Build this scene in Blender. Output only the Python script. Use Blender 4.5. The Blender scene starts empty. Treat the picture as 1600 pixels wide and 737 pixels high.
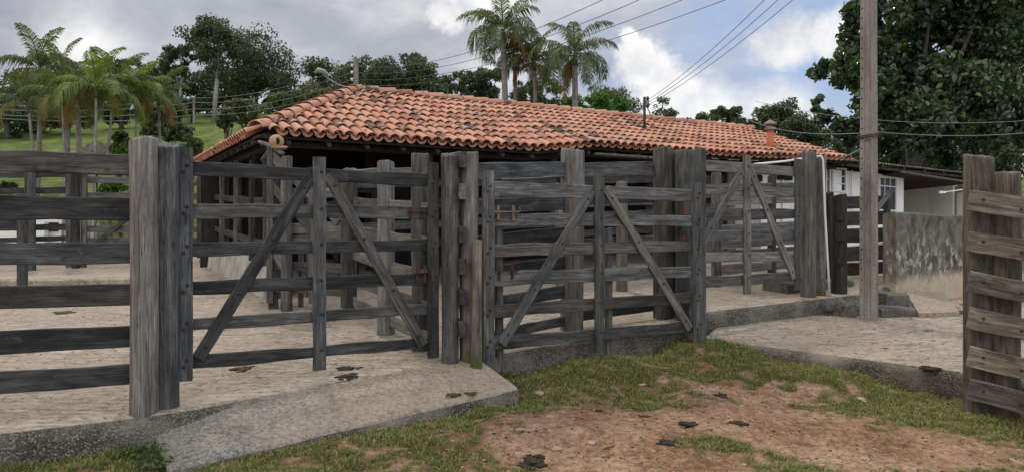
import bpy, math, random
import numpy as np
from mathutils import Vector, Matrix, noise as mn
R = math.radians
random.seed(7)
rng = np.random.default_rng(11)
scene = bpy.context.scene
COL = scene.collection
CZ = 1.9                     # camera height

# ------------------------------------------------------------ camera
cam = bpy.data.cameras.new("camera"); camo = bpy.data.objects.new("camera", cam)
COL.objects.link(camo); scene.camera = camo
cam.lens = 27; cam.sensor_width = 36; cam.clip_end = 2000
camo.location = (0, 0, CZ); camo.rotation_euler = (R(90), 0, 0)
scene.view_settings.view_transform = 'Standard'; scene.view_settings.look = 'None'
scene.view_settings.gamma = 1; scene.view_settings.exposure = 0.15
scene.cycles.max_bounces = 6; scene.cycles.transparent_max_bounces = 8
scene.cycles.use_denoising = True

# ------------------------------------------------------------ node helpers
class NT:
    def __init__(s, tree): s.t = tree; s.n = tree.nodes; s.l = tree.links
    def new(s, typ, **kw):
        n = s.n.new(typ)
        for k, v in kw.items(): setattr(n, k, v)
        return n
    def put(s, sock, v):
        if hasattr(v, 'links') or isinstance(v, bpy.types.NodeSocket): s.l.new(v, sock)
        elif isinstance(v, (tuple, list)) and sock.type == 'RGBA' and len(v) == 3: sock.default_value = (*v, 1)
        else: sock.default_value = v
    def math(s, op, a, b=None, c=None, clamp=False):
        n = s.new('ShaderNodeMath', operation=op, use_clamp=clamp)
        s.put(n.inputs[0], a)
        if b is not None: s.put(n.inputs[1], b)
        if c is not None: s.put(n.inputs[2], c)
        return n.outputs[0]
    def vmath(s, op, a, b=None):
        n = s.new('ShaderNodeVectorMath', operation=op)
        s.put(n.inputs[0], a)
        if b is not None: s.put(n.inputs[3] if op == 'SCALE' else n.inputs[1], b)
        return n.outputs[1] if op in ('DOT_PRODUCT', 'LENGTH', 'DISTANCE') else n.outputs[0]
    def noise(s, vec, scale, detail=4, rough=.55, dist=0.0):
        n = s.new('ShaderNodeTexNoise')
        s.put(n.inputs['Vector'], vec); n.inputs['Scale'].default_value = scale
        n.inputs['Detail'].default_value = detail; n.inputs['Roughness'].default_value = rough
        n.inputs['Distortion'].default_value = dist
        return n.outputs[0]
    def voro(s, vec, scale, out='Distance', feat='F1'):
        n = s.new('ShaderNodeTexVoronoi', feature=feat); s.put(n.inputs['Vector'], vec)
        n.inputs['Scale'].default_value = scale
        return n.outputs[out]
    def ramp(s, f, pts):
        n = s.new('ShaderNodeValToRGB'); s.put(n.inputs[0], f)
        e = n.color_ramp.elements
        while len(e) < len(pts): e.new(.5)
        for i, (p, c) in enumerate(pts):
            e[i].position = p; e[i].color = (c, c, c, 1) if isinstance(c, (int, float)) else (*c, 1)
        return n.outputs[0]
    def mix(s, f, a, b, mode='MIX'):
        n = s.new('ShaderNodeMix', data_type='RGBA', blend_type=mode)
        s.put(n.inputs[0], f); s.put(n.inputs[6], a); s.put(n.inputs[7], b)
        return n.outputs[2]
    def step(s, v, lo, hi):
        n = s.new('ShaderNodeMapRange', interpolation_type='SMOOTHSTEP')
        s.put(n.inputs[0], v); n.inputs[1].default_value = lo; n.inputs[2].default_value = hi
        return n.outputs[0]
    def mapping(s, vec, scale=(1, 1, 1), loc=(0, 0, 0)):
        n = s.new('ShaderNodeMapping'); s.put(n.inputs[0], vec)
        s.put(n.inputs['Location'], loc); n.inputs['Scale'].default_value = scale
        return n.outputs[0]
    def bump(s, h, strength=.5, dist=.01):
        n = s.new('ShaderNodeBump'); s.put(n.inputs['Height'], h)
        n.inputs['Strength'].default_value = strength; n.inputs['Distance'].default_value = dist
        return n.outputs[0]

# ------------------------------------------------------------ world and sun
SUN_EL, SUN_AZ = R(52), R(-28)          # azimuth measured from +Y towards +X : sun stands behind the yard, to the left
world = bpy.data.worlds.new("World"); scene.world = world; world.use_nodes = True
w = NT(world.node_tree)
for n in list(w.n): w.n.remove(n)
sky = w.new('ShaderNodeTexSky', sky_type='NISHITA', sun_disc=False)
sky.sun_elevation = SUN_EL; sky.sun_rotation = SUN_AZ
sky.altitude = 900; sky.dust_density = 1.0
tc = w.new('ShaderNodeTexCoord').outputs['Generated']
sep = w.new('ShaderNodeSeparateXYZ'); w.put(sep.inputs[0], tc)
def cdir(px, py):
    v = Vector(((px-800)/1200, 1, (368-py)/1200)).normalized(); return v
def blob(px, py, rad, soft, jit, scale):
    c = cdir(px, py)
    nz = w.noise(tc, scale, 6, .62)
    off = w.math('MULTIPLY', w.math('SUBTRACT', nz, .5), jit)
    d = w.vmath('DISTANCE', w.mapping(tc, (1, 1, 1.15)), (c.x, c.y, c.z*1.15))
    return w.step(w.math('ADD', d, off), rad, rad-soft)
tcs = w.mapping(tc, (1, 1, 2.2))
n1 = w.noise(tcs, 2.6, 5, .5, .4)
n2 = w.noise(tcs, 6.5, 6, .6, .3)
# cloud cover: nearly closed on the left, open towards the right
cover = w.math('ADD', w.math('MULTIPLY', sep.outputs[0], -1.15), w.math('MULTIPLY', n1, 1.7))
cover = w.step(cover, .42, .98)
cover = w.math('MAXIMUM', cover, w.step(sep.outputs[2], .12, -.02))
grey = w.ramp(w.math('ADD', w.math('MULTIPLY', n2, .55), w.math('MULTIPLY', n1, .45)),
              [(.32, (3.0, 3.2, 3.8)), (.5, (4.4, 4.6, 5.2)), (.62, (6.4, 6.5, 6.7))])
blue = w.mix(w.math('MULTIPLY', w.step(n2, .35, .7), .75), w.mix(.72, sky.outputs[0], (3.7, 4.75, 6.9)), (5.2, 5.5, 6.3))
col = w.mix(cover, blue, grey)
puffs = None
for a in [(992, 85, .038, .02, .085, 22), (1018, 118, .05, .03, .09, 20), (1050, 150, .06, .035, .09, 18), (985, 55, .02, .012, .06, 30), (1235, 68, .055, .035, .085, 16), (1300, 60, .05, .035, .085, 16),
          (1110, 190, .07, .05, .07, 14), (1200, 190, .08, .06, .07, 14), (690, 18, .030, .02, .08, 24), (704, 38, .022, .018, .07, 28), (775, 2, .045, .03, .08, 18),
          (165, 98, .030, .028, .03, 12), (130, 60, .09, .10, .08, 8), (770, 110, .045, .045, .07, 14), (850, 80, .035, .035, .06, 16)]:
    b = blob(*a)
    puffs = b if puffs is None else w.math('MAXIMUM', puffs, b)
shade = w.ramp(w.noise(tc, 11, 5, .6), [(.35, (6.0, 6.1, 6.5)), (.6, (9.6, 9.5, 9.3))])
col = w.mix(w.math('MULTIPLY', puffs, .92), col, shade)
# an overcast sky is brighter high up than near the horizon
up = w.step(sep.outputs[2], .3, .9)
col = w.mix(1.0, col, w.mix(up, (1, 1, 1), (1.8, 1.72, 1.6)), 'MULTIPLY')
# added fill: unseen sky behind the camera brightened to light the gate fronts
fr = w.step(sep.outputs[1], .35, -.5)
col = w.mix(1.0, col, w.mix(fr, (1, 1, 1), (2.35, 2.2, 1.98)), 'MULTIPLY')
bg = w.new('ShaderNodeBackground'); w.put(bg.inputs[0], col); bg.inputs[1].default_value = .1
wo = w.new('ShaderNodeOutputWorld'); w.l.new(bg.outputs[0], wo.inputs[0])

sl = bpy.data.lights.new("sun", 'SUN'); sl.energy = 1.7; sl.angle = R(9); sl.color = (1, .96, .9)
so = bpy.data.objects.new("sun", sl); COL.objects.link(so)
sd = Vector((math.sin(SUN_AZ)*math.cos(SUN_EL), math.cos(SUN_AZ)*math.cos(SUN_EL), math.sin(SUN_EL)))
so.rotation_euler = sd.to_track_quat('Z', 'Y').to_euler()

# ------------------------------------------------------------ materials
def mat(name, fn, rough=.85, spec=.25):
    m = bpy.data.materials.new(name); m.use_nodes = True
    t = NT(m.node_tree); p = t.n['Principled BSDF']
    p.inputs['Roughness'].default_value = rough
    p.inputs['Specular IOR Level'].default_value = spec
    r = fn(t, p)
    if r is not None:
        c, bmp = r
        t.put(p.inputs['Base Color'], c)
        if bmp is not None: t.l.new(bmp, p.inputs['Normal'])
    return m
def objco(t): return t.new('ShaderNodeTexCoord').outputs['Object']
def gpos(t): return t.new('ShaderNodeNewGeometry').outputs['Position']
def rnd(t): return t.new('ShaderNodeObjectInfo').outputs['Random']

def wood_fn(gain, warm=0.0, moss=False, blotch=.5):
    def f(t, p):
        oc = objco(t); r = rnd(t)
        off = t.new('ShaderNodeCombineXYZ')
        for i in range(3): t.put(off.inputs[i], t.math('MULTIPLY', r, 37.0+11*i))
        v = t.vmath('ADD', oc, off.outputs[0])
        fine = t.noise(t.mapping(v, (110, 110, 5.0)), 1, 5, .7, .4)
        mid = t.noise(t.mapping(v, (26, 26, 1.6)), 1, 5, .62, .6)
        big = t.noise(t.mapping(v, (6, 6, 1.9)), 1, 5, .68, .5)
        crack = t.noise(t.mapping(v, (46, 46, .9)), 1, 2, .4, .2)
        ck = t.step(t.math('ABSOLUTE', t.math('SUBTRACT', crack, .5)), .016, .0)
        g = t.math('ADD', t.math('MULTIPLY', fine, .5), t.math('MULTIPLY', mid, .5))
        c = t.ramp(g, [(.34, (.055, .051, .046)), (.5, (.125, .118, .107)), (.66, (.245, .232, .207))])
        c = t.mix(t.step(big, .42, .72), c, (.30+.05*warm, .29+.01*warm, .275), 'MIX') if blotch < 0 else \
            t.mix(1.0, c, t.ramp(big, [(.3, 1-blotch), (.7, 1+blotch)]), 'MULTIPLY')
        gv = t.math('MULTIPLY', gain, t.math('ADD', .55, t.math('MULTIPLY', r, .90)))
        cb = t.new('ShaderNodeCombineColor')
        t.put(cb.inputs[0], t.math('MULTIPLY', gv, 1+.12*warm)); t.put(cb.inputs[1], gv); t.put(cb.inputs[2], t.math('MULTIPLY', gv, 1.02-.14*warm))
        c = t.mix(1.0, c, cb.outputs[0], 'MULTIPLY')
        tint = t.ramp(t.math('FRACT', t.math('MULTIPLY', r, 7.3)), [(0, (.97, 1, 1.02)), (.5, (1, 1, .98)), (.8, (1.03, 1, .95)), (1, (1.07, 1.01, .92))])
        c = t.mix(1.0, c, tint, 'MULTIPLY')
        lich = t.step(t.noise(v, 5, 6, .75), .60, .72)
        c = t.mix(t.math('MULTIPLY', lich, .35), c, (.20, .205, .18))
        c = t.mix(t.math('MULTIPLY', ck, .7), c, (.012, .012, .012))
        # end grain knots and nail stains
        kn = t.step(t.voro(t.mapping(v, (8, 8, 4.0)), 1), .15, .05)
        c = t.mix(t.math('MULTIPLY', kn, .6), c, (.03, .026, .022))
        if moss:
            s = t.new('ShaderNodeSeparateXYZ'); t.put(s.inputs[0], oc)
            mz = t.math('ADD', s.outputs[2], t.math('MULTIPLY', t.noise(v, 9, 3), -.55))
            c = t.mix(t.math('MULTIPLY', t.step(mz, .28, -.12), .85), c, (.065, .085, .012))
        h = t.math('SUBTRACT', g, t.math('MULTIPLY', ck, .8))
        return c, t.bump(h, .6, .01)
    return f
M = {}
M['wood_dark'] = mat('weathered_wood_dark', wood_fn(.47, -.35, blotch=.7))
M['wood_mid'] = mat('weathered_wood_mid', wood_fn(.68, -.1, blotch=.6))
M['wood_pale'] = mat('weathered_wood_pale', wood_fn(.98, -.05, blotch=.38))
M['wood_brown'] = mat('weathered_wood_brown', wood_fn(.90, .8, blotch=.7))
M['wood_moss'] = mat('weathered_wood_mossy_foot', wood_fn(.85, .3, moss=True, blotch=.6))
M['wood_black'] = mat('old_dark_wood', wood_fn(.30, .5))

def concrete_yard(t, p):
    g = gpos(t)
    a = t.noise(g, .55, 5, .6); b = t.noise(t.mapping(g, (4.2, 12, 6)), 1, 6, .74, .8); cc = t.noise(g, 34, 4, .7)
    d = t.noise(t.mapping(g, (1.2, 4.0, 1)), 1, 5, .65, 1.2)
    c = t.ramp(t.math('ADD', t.math('MULTIPLY', b, .6), t.math('MULTIPLY', cc, .4)),
               [(.36, (.15, .12, .09)), (.46, (.35, .29, .225)), (.60, (.50, .435, .36))])
    c = t.mix(t.math('MULTIPLY', t.step(a, .42, .62), .6), c, (.44, .35, .27))
    c = t.mix(t.math('MULTIPLY', t.step(d, .58, .72), .55), c, (.62, .58, .52))
    c = t.mix(t.math('MULTIPLY', t.step(t.noise(g, 1.7, 6, .75, .5), .52, .68), .6), c, (.20, .16, .12))
    rp = t.noise(t.mapping(g, (7, 24, 8)), 1, 4, .6, 1.0)
    c = t.mix(t.math('MULTIPLY', t.step(rp, .55, .66), .6), c, (.13, .105, .08))
    s = t.step(t.noise(g, 13, 3, .6, .2), .60, .66)
    c = t.mix(t.math('MULTIPLY', s, .6), c, (.10, .075, .05))
    mk = t.noise(t.mapping(g, (1.3, 2.6, 1)), 1, 6, .78, .9)
    c = t.mix(t.math('MULTIPLY', t.step(mk, .56, .66), .55), c, (.15, .115, .08))
    return c, t.bump(t.math('ADD', t.math('MULTIPLY', b, 1.0), t.math('MULTIPLY', cc, .25)), 1.0, .06)
M['yard'] = mat('worn_dusty_concrete', concrete_yard, .95, .15)
def aggregate(dark, light, mud=.3):
    def f(t, p):
        g = gpos(t)
        v = t.voro(g, 55); vc = t.voro(g, 55, 'Color')
        sx = t.new('ShaderNodeSeparateColor'); t.put(sx.inputs[0], vc)
        a = t.noise(g, 2.4, 5, .65); b = t.noise(g, 22, 4, .7)
        c = t.mix(t.step(v, .62, .25), dark, t.mix(sx.outputs[0], dark, light))
        c = t.mix(t.step(a, .42, .66), c, t.mix(b, dark, light))
        c = t.mix(t.math('MULTIPLY', t.step(t.noise(g, 1.1, 4, .6), .5, .7), mud), c, (.42, .345, .28))
        return c, t.bump(t.math('ADD', t.math('MULTIPLY', v, -.8), b), .8, .02)
    return f
def ramp_fn(t, p):
    g = gpos(t); v = t.voro(g, 48); a = t.noise(g, 1.6, 5, .7); b = t.noise(g, 26, 5, .75)
    s = t.new('ShaderNodeSeparateXYZ'); t.put(s.inputs[0], g)
    rough_ = t.ramp(t.math('ADD', t.math('MULTIPLY', v, .3), t.math('MULTIPLY', b, .8)), [(.36, (.08, .075, .062)), (.5, (.165, .155, .13)), (.64, (.28, .262, .225))])
    dusty = t.ramp(b, [(.36, (.19, .15, .11)), (.5, (.30, .245, .185)), (.64, (.37, .315, .25))])
    m = t.math('ADD', t.math('MULTIPLY', t.math('ADD', s.outputs[0], 2.0), .9), t.math('MULTIPLY', t.math('SUBTRACT', a, .5), 3.0))
    c = t.mix(t.step(m, -.3, .5), rough_, dusty)
    c = t.mix(t.math('MULTIPLY', t.step(t.noise(g, 7, 5, .7), .57, .66), .6), c, (.17, .13, .09))
    return c, t.bump(t.math('ADD', t.math('MULTIPLY', v, -.5), b), .8, .02)
M['kerb'] = mat('kerb_exposed_aggregate', aggregate((.060, .055, .043), (.27, .25, .205), .35), .95, .15)
M['ramp'] = mat('ramp_concrete', ramp_fn, .95, .15)
M['step'] = mat('step_concrete', aggregate((.07, .065, .058), (.24, .225, .2), .25), .95, .15)
def ground_fn(t, p):
    g = gpos(t)
    at = t.new('ShaderNodeAttribute'); at.attribute_name = 'grass'
    a = t.noise(g, 1.3, 5, .65); b = t.noise(g, 17, 5, .7, .4); c2 = t.noise(g, 60, 3, .7)
    c = t.ramp(t.math('ADD', t.math('MULTIPLY', a, .5), t.math('MULTIPLY', b, .5)),
               [(.38, (.20, .10, .055)), (.5, (.39, .235, .145)), (.61, (.58, .41, .29))])
    c = t.mix(t.math('MULTIPLY', t.step(c2, .55, .7), .6), c, (.55, .42, .33))
    c = t.mix(t.math('MULTIPLY', t.step(t.noise(g, 8, 5, .75), .53, .64), .6), c, (.10, .062, .038))
    gr = t.ramp(b, [(.35, (.038, .046, .014)), (.55, (.095, .105, .036)), (.7, (.22, .17, .09))])
    m = t.step(t.math('ADD', at.outputs['Fac'], t.math('MULTIPLY', t.math('SUBTRACT', b, .5), 1.3)), .12, .95)
    c = t.mix(m, c, gr)
    # far pasture
    fa = t.new('ShaderNodeAttribute'); fa.attribute_name = 'pasture'
    pa = t.noise(t.mapping(g, (.5, .16, .3)), 1, 6, .65, .5); pb = t.noise(g, 2.2, 5, .75)
    pc = t.ramp(t.math('ADD', t.math('MULTIPLY', pa, .45), t.math('MULTIPLY', pb, .55)),
                [(.38, (.045, .07, .016)), (.5, (.105, .145, .03)), (.62, (.20, .215, .07))])
    c = t.mix(fa.outputs['Fac'], c, pc)
    return c, t.bump(t.math('ADD', b, t.math('MULTIPLY', c2, .5)), 1.0, .07)
M['ground'] = mat('red_dirt_and_pasture', ground_fn, .97, .1)
def leaf_fn(cols, trans=.25, rough=.5, spec=.35):
    def f(t, p):
        ri = t.new('ShaderNodeNewGeometry').outputs['Random Per Island']
        c = t.ramp(ri, [(i/(len(cols)-1), k) for i, k in enumerate(cols)])
        t.put(p.inputs['Base Color'], c); p.inputs['Roughness'].default_value = rough
        p.inputs['Specular IOR Level'].default_value = spec
        tr = t.new('ShaderNodeBsdfTranslucent'); t.put(tr.inputs[0], t.mix(1.0, c, (1.3, 1.5, .6), 'MULTIPLY'))
        mx = t.new('ShaderNodeMixShader'); mx.inputs[0].default_value = trans
        t.l.new(p.outputs[0], mx.inputs[1]); t.l.new(tr.outputs[0], mx.inputs[2])
        t.l.new(mx.outputs[0], t.n['Material Output'].inputs[0])
    return f
M['leaf_dark'] = mat('foliage_dark', leaf_fn([(.034, .050, .026), (.055, .078, .036), (.090, .115, .052)]))
M['leaf_mid'] = mat('foliage_mid', leaf_fn([(.045, .070, .026), (.07, .105, .036), (.11, .145, .05)]))
M['leaf_olive'] = mat('foliage_olive', leaf_fn([(.065, .08, .035), (.10, .115, .05), (.14, .15, .075)]))
M['leaf_bright'] = mat('foliage_bright', leaf_fn([(.03, .075, .012), (.06, .14, .022), (.12, .22, .04)]))
M['leaf_glossy'] = mat('foliage_big_glossy', leaf_fn([(.024, .044, .030), (.042, .070, .042), (.065, .105, .055), (.11, .165, .06)], .28, .3, .7))
M['leaf_palm'] = mat('palm_leaf', leaf_fn([(.055, .075, .032), (.09, .115, .045), (.14, .16, .07)], .35, .42))
M['leaf_palm_bright'] = mat('palm_leaf_bright', leaf_fn([(.085, .115, .03), (.14, .185, .045), (.20, .245, .07)], .4, .42))
M['leaf_dead'] = mat('palm_leaf_dead', leaf_fn([(.14, .075, .035), (.23, .125, .06), (.30, .19, .10)], .3, .8, .1))
M['leaf_tan'] = mat('palm_leaf_yellowing', leaf_fn([(.13, .12, .045), (.20, .17, .07), (.12, .14, .045)], .3, .6, .1))
M['grass'] = mat('grass_blades', leaf_fn([(.06, .10, .022), (.115, .155, .036), (.19, .20, .06), (.29, .25, .12), (.42, .33, .19)], .3, .6, .15))
def bark_fn(a, b):
    def f(t, p):
        v = objco(t); n = t.noise(t.mapping(v, (9, 9, 3)), 1, 5, .65)
        rings = t.noise(t.mapping(v, (.5, .5, 9)), 1, 2)
        return t.ramp(t.math('ADD', t.math('MULTIPLY', n, .7), t.math('MULTIPLY', rings, .3)), [(.35, a), (.65, b)]), t.bump(n, .6, .02)
    return f
M['bark'] = mat('bark_brown', bark_fn((.04, .032, .025), (.13, .11, .09)))
M['bark_pale'] = mat('bark_pale', bark_fn((.16, .15, .13), (.38, .36, .33)))
M['bark_palm'] = mat('palm_bark', bark_fn((.11, .10, .085), (.30, .28, .25)))
def tile_fn(t, p):
    geo = t.new('ShaderNodeNewGeometry'); ri = geo.outputs['Random Per Island']; g = geo.outputs['Position']
    c = t.ramp(ri, [(0, (.30, .125, .08)), (.35, (.41, .19, .122)), (.7, (.50, .255, .17)), (1, (.36, .215, .155))])
    n = t.noise(g, 8, 5, .7); big = t.noise(g, .9, 4, .6)
    c = t.mix(t.math('MULTIPLY', t.step(n, .42, .72), .5), c, (.44, .265, .185))
    # soot and lichen: some tiles have a black patch
    at = t.new('ShaderNodeAttribute'); at.attribute_name = 'soot'
    m = t.math('ADD', t.math('MULTIPLY', at.outputs['Fac'], .85), t.math('MULTIPLY', t.math('SUBTRACT', t.noise(g, 9, 5, .75), .5), 2.6))
    c = t.mix(t.math('MULTIPLY', t.step(m, .48, .70), .88), c, (.035, .031, .027))
    return c, t.bump(t.noise(g, 40, 4, .7), .4, .006)
M['tile'] = mat('clay_roof_tile', tile_fn, .9, .2)
def plain(col, var=.25, scale=6, rough=.8, spec=.25, metal=0.0, grime=None):
    def f(t, p):
        g = objco(t); n = t.noise(g, scale, 5, .65)
        p.inputs['Metallic'].default_value = metal
        a = tuple(x*(1-var) for x in col); b = tuple(min(1, x*(1+var)) for x in col)
        c = t.ramp(n, [(.3, a), (.7, b)])
        if grime:
            c = t.mix(t.math('MULTIPLY', t.step(t.noise(t.mapping(g, (1, 1, .4)), 2.2, 6, .7), .5, .68), .6), c, grime)
        return c, t.bump(t.noise(g, scale*8, 3, .6), .25, .005)
    return mat('plain_%s' % len(bpy.data.materials), f, rough, spec)
M['white'] = plain((.72, .71, .66), .06, 2, grime=(.50, .48, .43))
M['white_shed'] = plain((.66, .65, .62), .08, 3, grime=(.45, .43, .38))
M['rust'] = plain((.060, .026, .018), .5, 30, .8)
M['rust_pale'] = plain((.20, .125, .085), .4, 30, .7)
M['iron'] = plain((.05, .045, .042), .4, 30, .6, .4, .6)
M['wire'] = plain((.22, .21, .20), .1, 3, .5)
M['wire_dark'] = plain((.04, .04, .045), .1, 3, .5)
M['pvc'] = plain((.70, .70, .68), .08, 5, .5)
M['mud'] = plain((.36, .24, .15), .25, 25, .95, .1)
M['dark'] = plain((.012, .011, .010), .2, 5, .9)
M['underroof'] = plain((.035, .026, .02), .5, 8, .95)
M['dung'] = plain((.030, .024, .016), .5, 25, .9, .2)
M['dung_dry'] = plain((.085, .058, .030), .4, 25, .95, .1)
M['stone'] = plain((.33, .24, .18), .3, 12, .95, .15)
M['stone_grey'] = plain((.22, .20, .18), .5, 9, .95, .15)
M['fibro'] = plain((.10, .098, .09), .5, 4, .9, .2)
M['frame'] = plain((.60, .60, .58), .1, 4, .6)
M['chimney'] = plain((.42, .13, .065), .25, 6, .85)
def glass_fn(t, p):
    p.inputs['Base Color'].default_value = (.02, .024, .03, 1); p.inputs['Roughness'].default_value = .25
    p.inputs['Specular IOR Level'].default_value = .2
M['glass'] = mat('window_glass', glass_fn, .25, .2)
def pole_fn(t, p):
    v = objco(t)
    n = t.noise(t.mapping(v, (5, 5, .8)), 1, 6, .7); s = t.noise(v, 40, 4, .7)
    c = t.ramp(t.math('ADD', t.math('MULTIPLY', n, .7), t.math('MULTIPLY', s, .3)), [(.36, (.10, .088, .075)), (.5, (.215, .195, .17)), (.65, (.33, .305, .27))])
    return c, t.bump(t.math('ADD', n, s), .5, .01)
M['pole'] = mat('cast_concrete_pole', pole_fn, .9, .2)
def wall_fn(t, p):
    g = gpos(t)
    s = t.new('ShaderNodeSeparateXYZ'); t.put(s.inputs[0], g)
    z = s.outputs[2]
    a = t.noise(t.mapping(g, (3.2, 3.2, 1.1)), 1, 6, .7, .6); b = t.noise(t.mapping(g, (9, 9, 3.5)), 1, 6, .75, .5); f = t.noise(g, 1.4, 4, .6)
    fl = t.noise(t.mapping(g, (14, 14, 6)), 1, 5, .7, .4)
    c = t.ramp(b, [(.35, (.045, .042, .037)), (.5, (.115, .108, .092)), (.66, (.20, .185, .158))])   # black mould on render
    c = t.mix(t.math('MULTIPLY', t.step(f, .5, .68), .6), c, (.20, .17, .13))
    wz = t.math('ADD', z, t.math('MULTIPLY', t.math('SUBTRACT', a, .5), 1.3))
    c = t.mix(t.math('MULTIPLY', t.step(wz, 2.15, 1.45), t.math('MULTIPLY', t.step(fl, .49, .62), .75)), c, (.46, .435, .38))   # limewash flaking through
    wz2 = t.math('ADD', z, t.math('MULTIPLY', t.math('SUBTRACT', f, .5), .9))
    c = t.mix(t.math('MULTIPLY', t.step(wz2, 1.40, 1.12), .8), c, (.50, .41, .29))
    c = t.mix(t.math('MULTIPLY', t.step(b, .56, .70), .5), c, (.07, .065, .055))
    return c, t.bump(b, .5, .012)
M['wall'] = mat('mould_stained_render', wall_fn, .95, .15)

# ------------------------------------------------------------ mesh helpers
WM = {}
def obj(name, verts, faces, m, parent=None, W=None, smooth=False, fm=None):
    me = bpy.data.meshes.new(name)
    if isinstance(verts, np.ndarray) and isinstance(faces, np.ndarray):
        nv, nf, k = len(verts), len(faces), faces.shape[1]
        me.vertices.add(nv); me.vertices.foreach_set('co', verts.astype(np.float32).ravel())
        me.loops.add(nf*k); me.loops.foreach_set('vertex_index', faces.astype(np.int32).ravel())
        me.polygons.add(nf); me.polygons.foreach_set('loop_start', np.arange(0, nf*k, k, dtype=np.int32))
        me.polygons.foreach_set('loop_total', np.full(nf, k, dtype=np.int32))
        me.update(calc_edges=True); me.validate()
    else:
        me.from_pydata([tuple(v) for v in verts], [], [tuple(f) for f in faces])
    for mm in (m if isinstance(m, (list, tuple)) else [m]): me.materials.append(mm)
    if fm is not None: me.polygons.foreach_set('material_index', np.array(fm, dtype=np.int32))
    if smooth is True: me.polygons.foreach_set('use_smooth', np.ones(len(me.polygons), dtype=bool))
    elif smooth: me.polygons.foreach_set('use_smooth', np.array(smooth, dtype=bool))
    me.update()
    return link(name, me, parent, W)
def link(name, me, parent=None, W=None):
    o = bpy.data.objects.new(name, me); COL.objects.link(o)
    W = W or Matrix.Identity(4)
    if parent is not None:
        o.parent = parent; o.matrix_basis = WM[parent.name].inverted() @ W
    else: o.matrix_basis = W
    WM[o.name] = W
    return o
def tag(o, label=None, cat=None, group=None, kind=None):
    if label: o['label'] = label
    if cat: o['category'] = cat
    if group: o['group'] = group
    if kind: o['kind'] = kind
    return o
def thing(name, label, cat, loc, group=None, rz=0):
    o = bpy.data.objects.new(name, None); COL.objects.link(o)
    o.empty_display_size = .2
    W = Matrix.Translation(Vector(loc)) @ Matrix.Rotation(rz, 4, 'Z'); o.matrix_basis = W; WM[o.name] = W
    return tag(o, label, cat, group)
def W_(px, py, d): return Vector(((px-800)/1200*d, d, CZ+(368-py)/1200*d))
def frame_mat(p, zdir, xdir):
    z = Vector(zdir).normalized(); x = Vector(xdir); x = (x-z*x.dot(z)).normalized(); y = z.cross(x)
    m = Matrix((x, y, z)).transposed().to_4x4(); m.translation = Vector(p); return m
def box_data(cx, cy, cz, sx, sy, sz, ch=0):
    v = [(cx+a*sx/2, cy+b*sy/2, cz+c*sz/2) for a in (-1, 1) for b in (-1, 1) for c in (-1, 1)]
    f = [(0, 1, 3, 2), (4, 6, 7, 5), (0, 4, 5, 1), (2, 3, 7, 6), (0, 2, 6, 4), (1, 5, 7, 3)]
    return v, f
class MB:
    def __init__(s): s.v = []; s.f = []; s.m = []
    def add(s, v, f, mi=0, W=None):
        n = len(s.v)
        s.v += [(W @ Vector(q)) if W is not None else Vector(q) for q in v]
        s.f += [tuple(i+n for i in q) for q in f]; s.m += [mi]*len(f); return s
    def box(s, c, sz, mi=0, W=None): return s.add(*box_data(*c, *sz), mi, W)
    def tube(s, pts, radii, n=8, mi=0, caps=True):
        pts = [Vector(p) for p in pts]
        if isinstance(radii, (int, float)): radii = [radii]*len(pts)
        v, f = [], []
        prev = None
        for i, p in enumerate(pts):
            t = (pts[min(i+1, len(pts)-1)]-pts[max(i-1, 0)]).normalized()
            if prev is None: a = t.orthogonal().normalized()
            else: a = (prev-t*prev.dot(t)).normalized()
            prev = a; b = t.cross(a)
            for k in range(n):
                q = 2*math.pi*k/n
                v.append(p+(a*math.cos(q)+b*math.sin(q))*radii[i])
        for i in range(len(pts)-1):
            for k in range(n):
                f.append((i*n+k, i*n+(k+1) % n, (i+1)*n+(k+1) % n, (i+1)*n+k))
        if caps: f.append(tuple(range(n))[::-1]); f.append(tuple((len(pts)-1)*n+k for k in range(n)))
        return s.add(v, f, mi)
    def build(s, name, m, parent=None, W=None, smooth=False):
        o = obj(name, s.v, s.f, m, parent, None, smooth, s.m)
        if W is None and parent is not None: o.matrix_basis = WM[parent.name].inverted()
        elif W is not None:
            o.matrix_basis = (WM[parent.name].inverted() if parent else Matrix.Identity(4)) @ W; WM[o.name] = W
        return o

def plank_mesh(L, h, t, seed, ragged=.006, taper=0.0, n=None, vary=.0):
    """long axis local Z from 0 to L, thin axis X, wide axis Y"""
    rs = random.Random(seed); n = n or max(3, int(L/.16)); c = min(.007, t*.2)
    o1, o2, ob = rs.random()*50, rs.random()*50, rs.random()*50
    v, f = [], []
    for i in range(n+1):
        s = i/n; z = s*L
        eu = ragged*2*mn.noise((z*2.3, o1, 0)) + ragged*.6*mn.noise((z*11, o1, 3)) + vary*mn.noise((z*.8, o1, 9))
        el = ragged*2*mn.noise((z*2.3, o2, 0)) + ragged*.6*mn.noise((z*11, o2, 3))
        bow = .007*mn.noise((z*.7, ob, 0))
        y1 = h/2*(1-taper*s)+eu; y0 = -h/2*(1-taper*s)+el; x1 = t/2+bow; x0 = -t/2+bow
        if i == 0: z -= rs.uniform(0, .004)
        v += [(x1, y0+c, z), (x1, y1-c, z), (x1-c, y1, z), (x0+c, y1, z), (x0, y1-c, z), (x0, y0+c, z), (x0+c, y0, z), (x1-c, y0, z)]
    for i in range(n):
        for k in range(8):
            f.append((i*8+k, i*8+(k+1) % 8, (i+1)*8+(k+1) % 8, (i+1)*8+k))
    f.append(tuple(range(8))[::-1]); f.append(tuple(n*8+k for k in range(8)))
    return v, f
_seed = [0]
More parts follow.
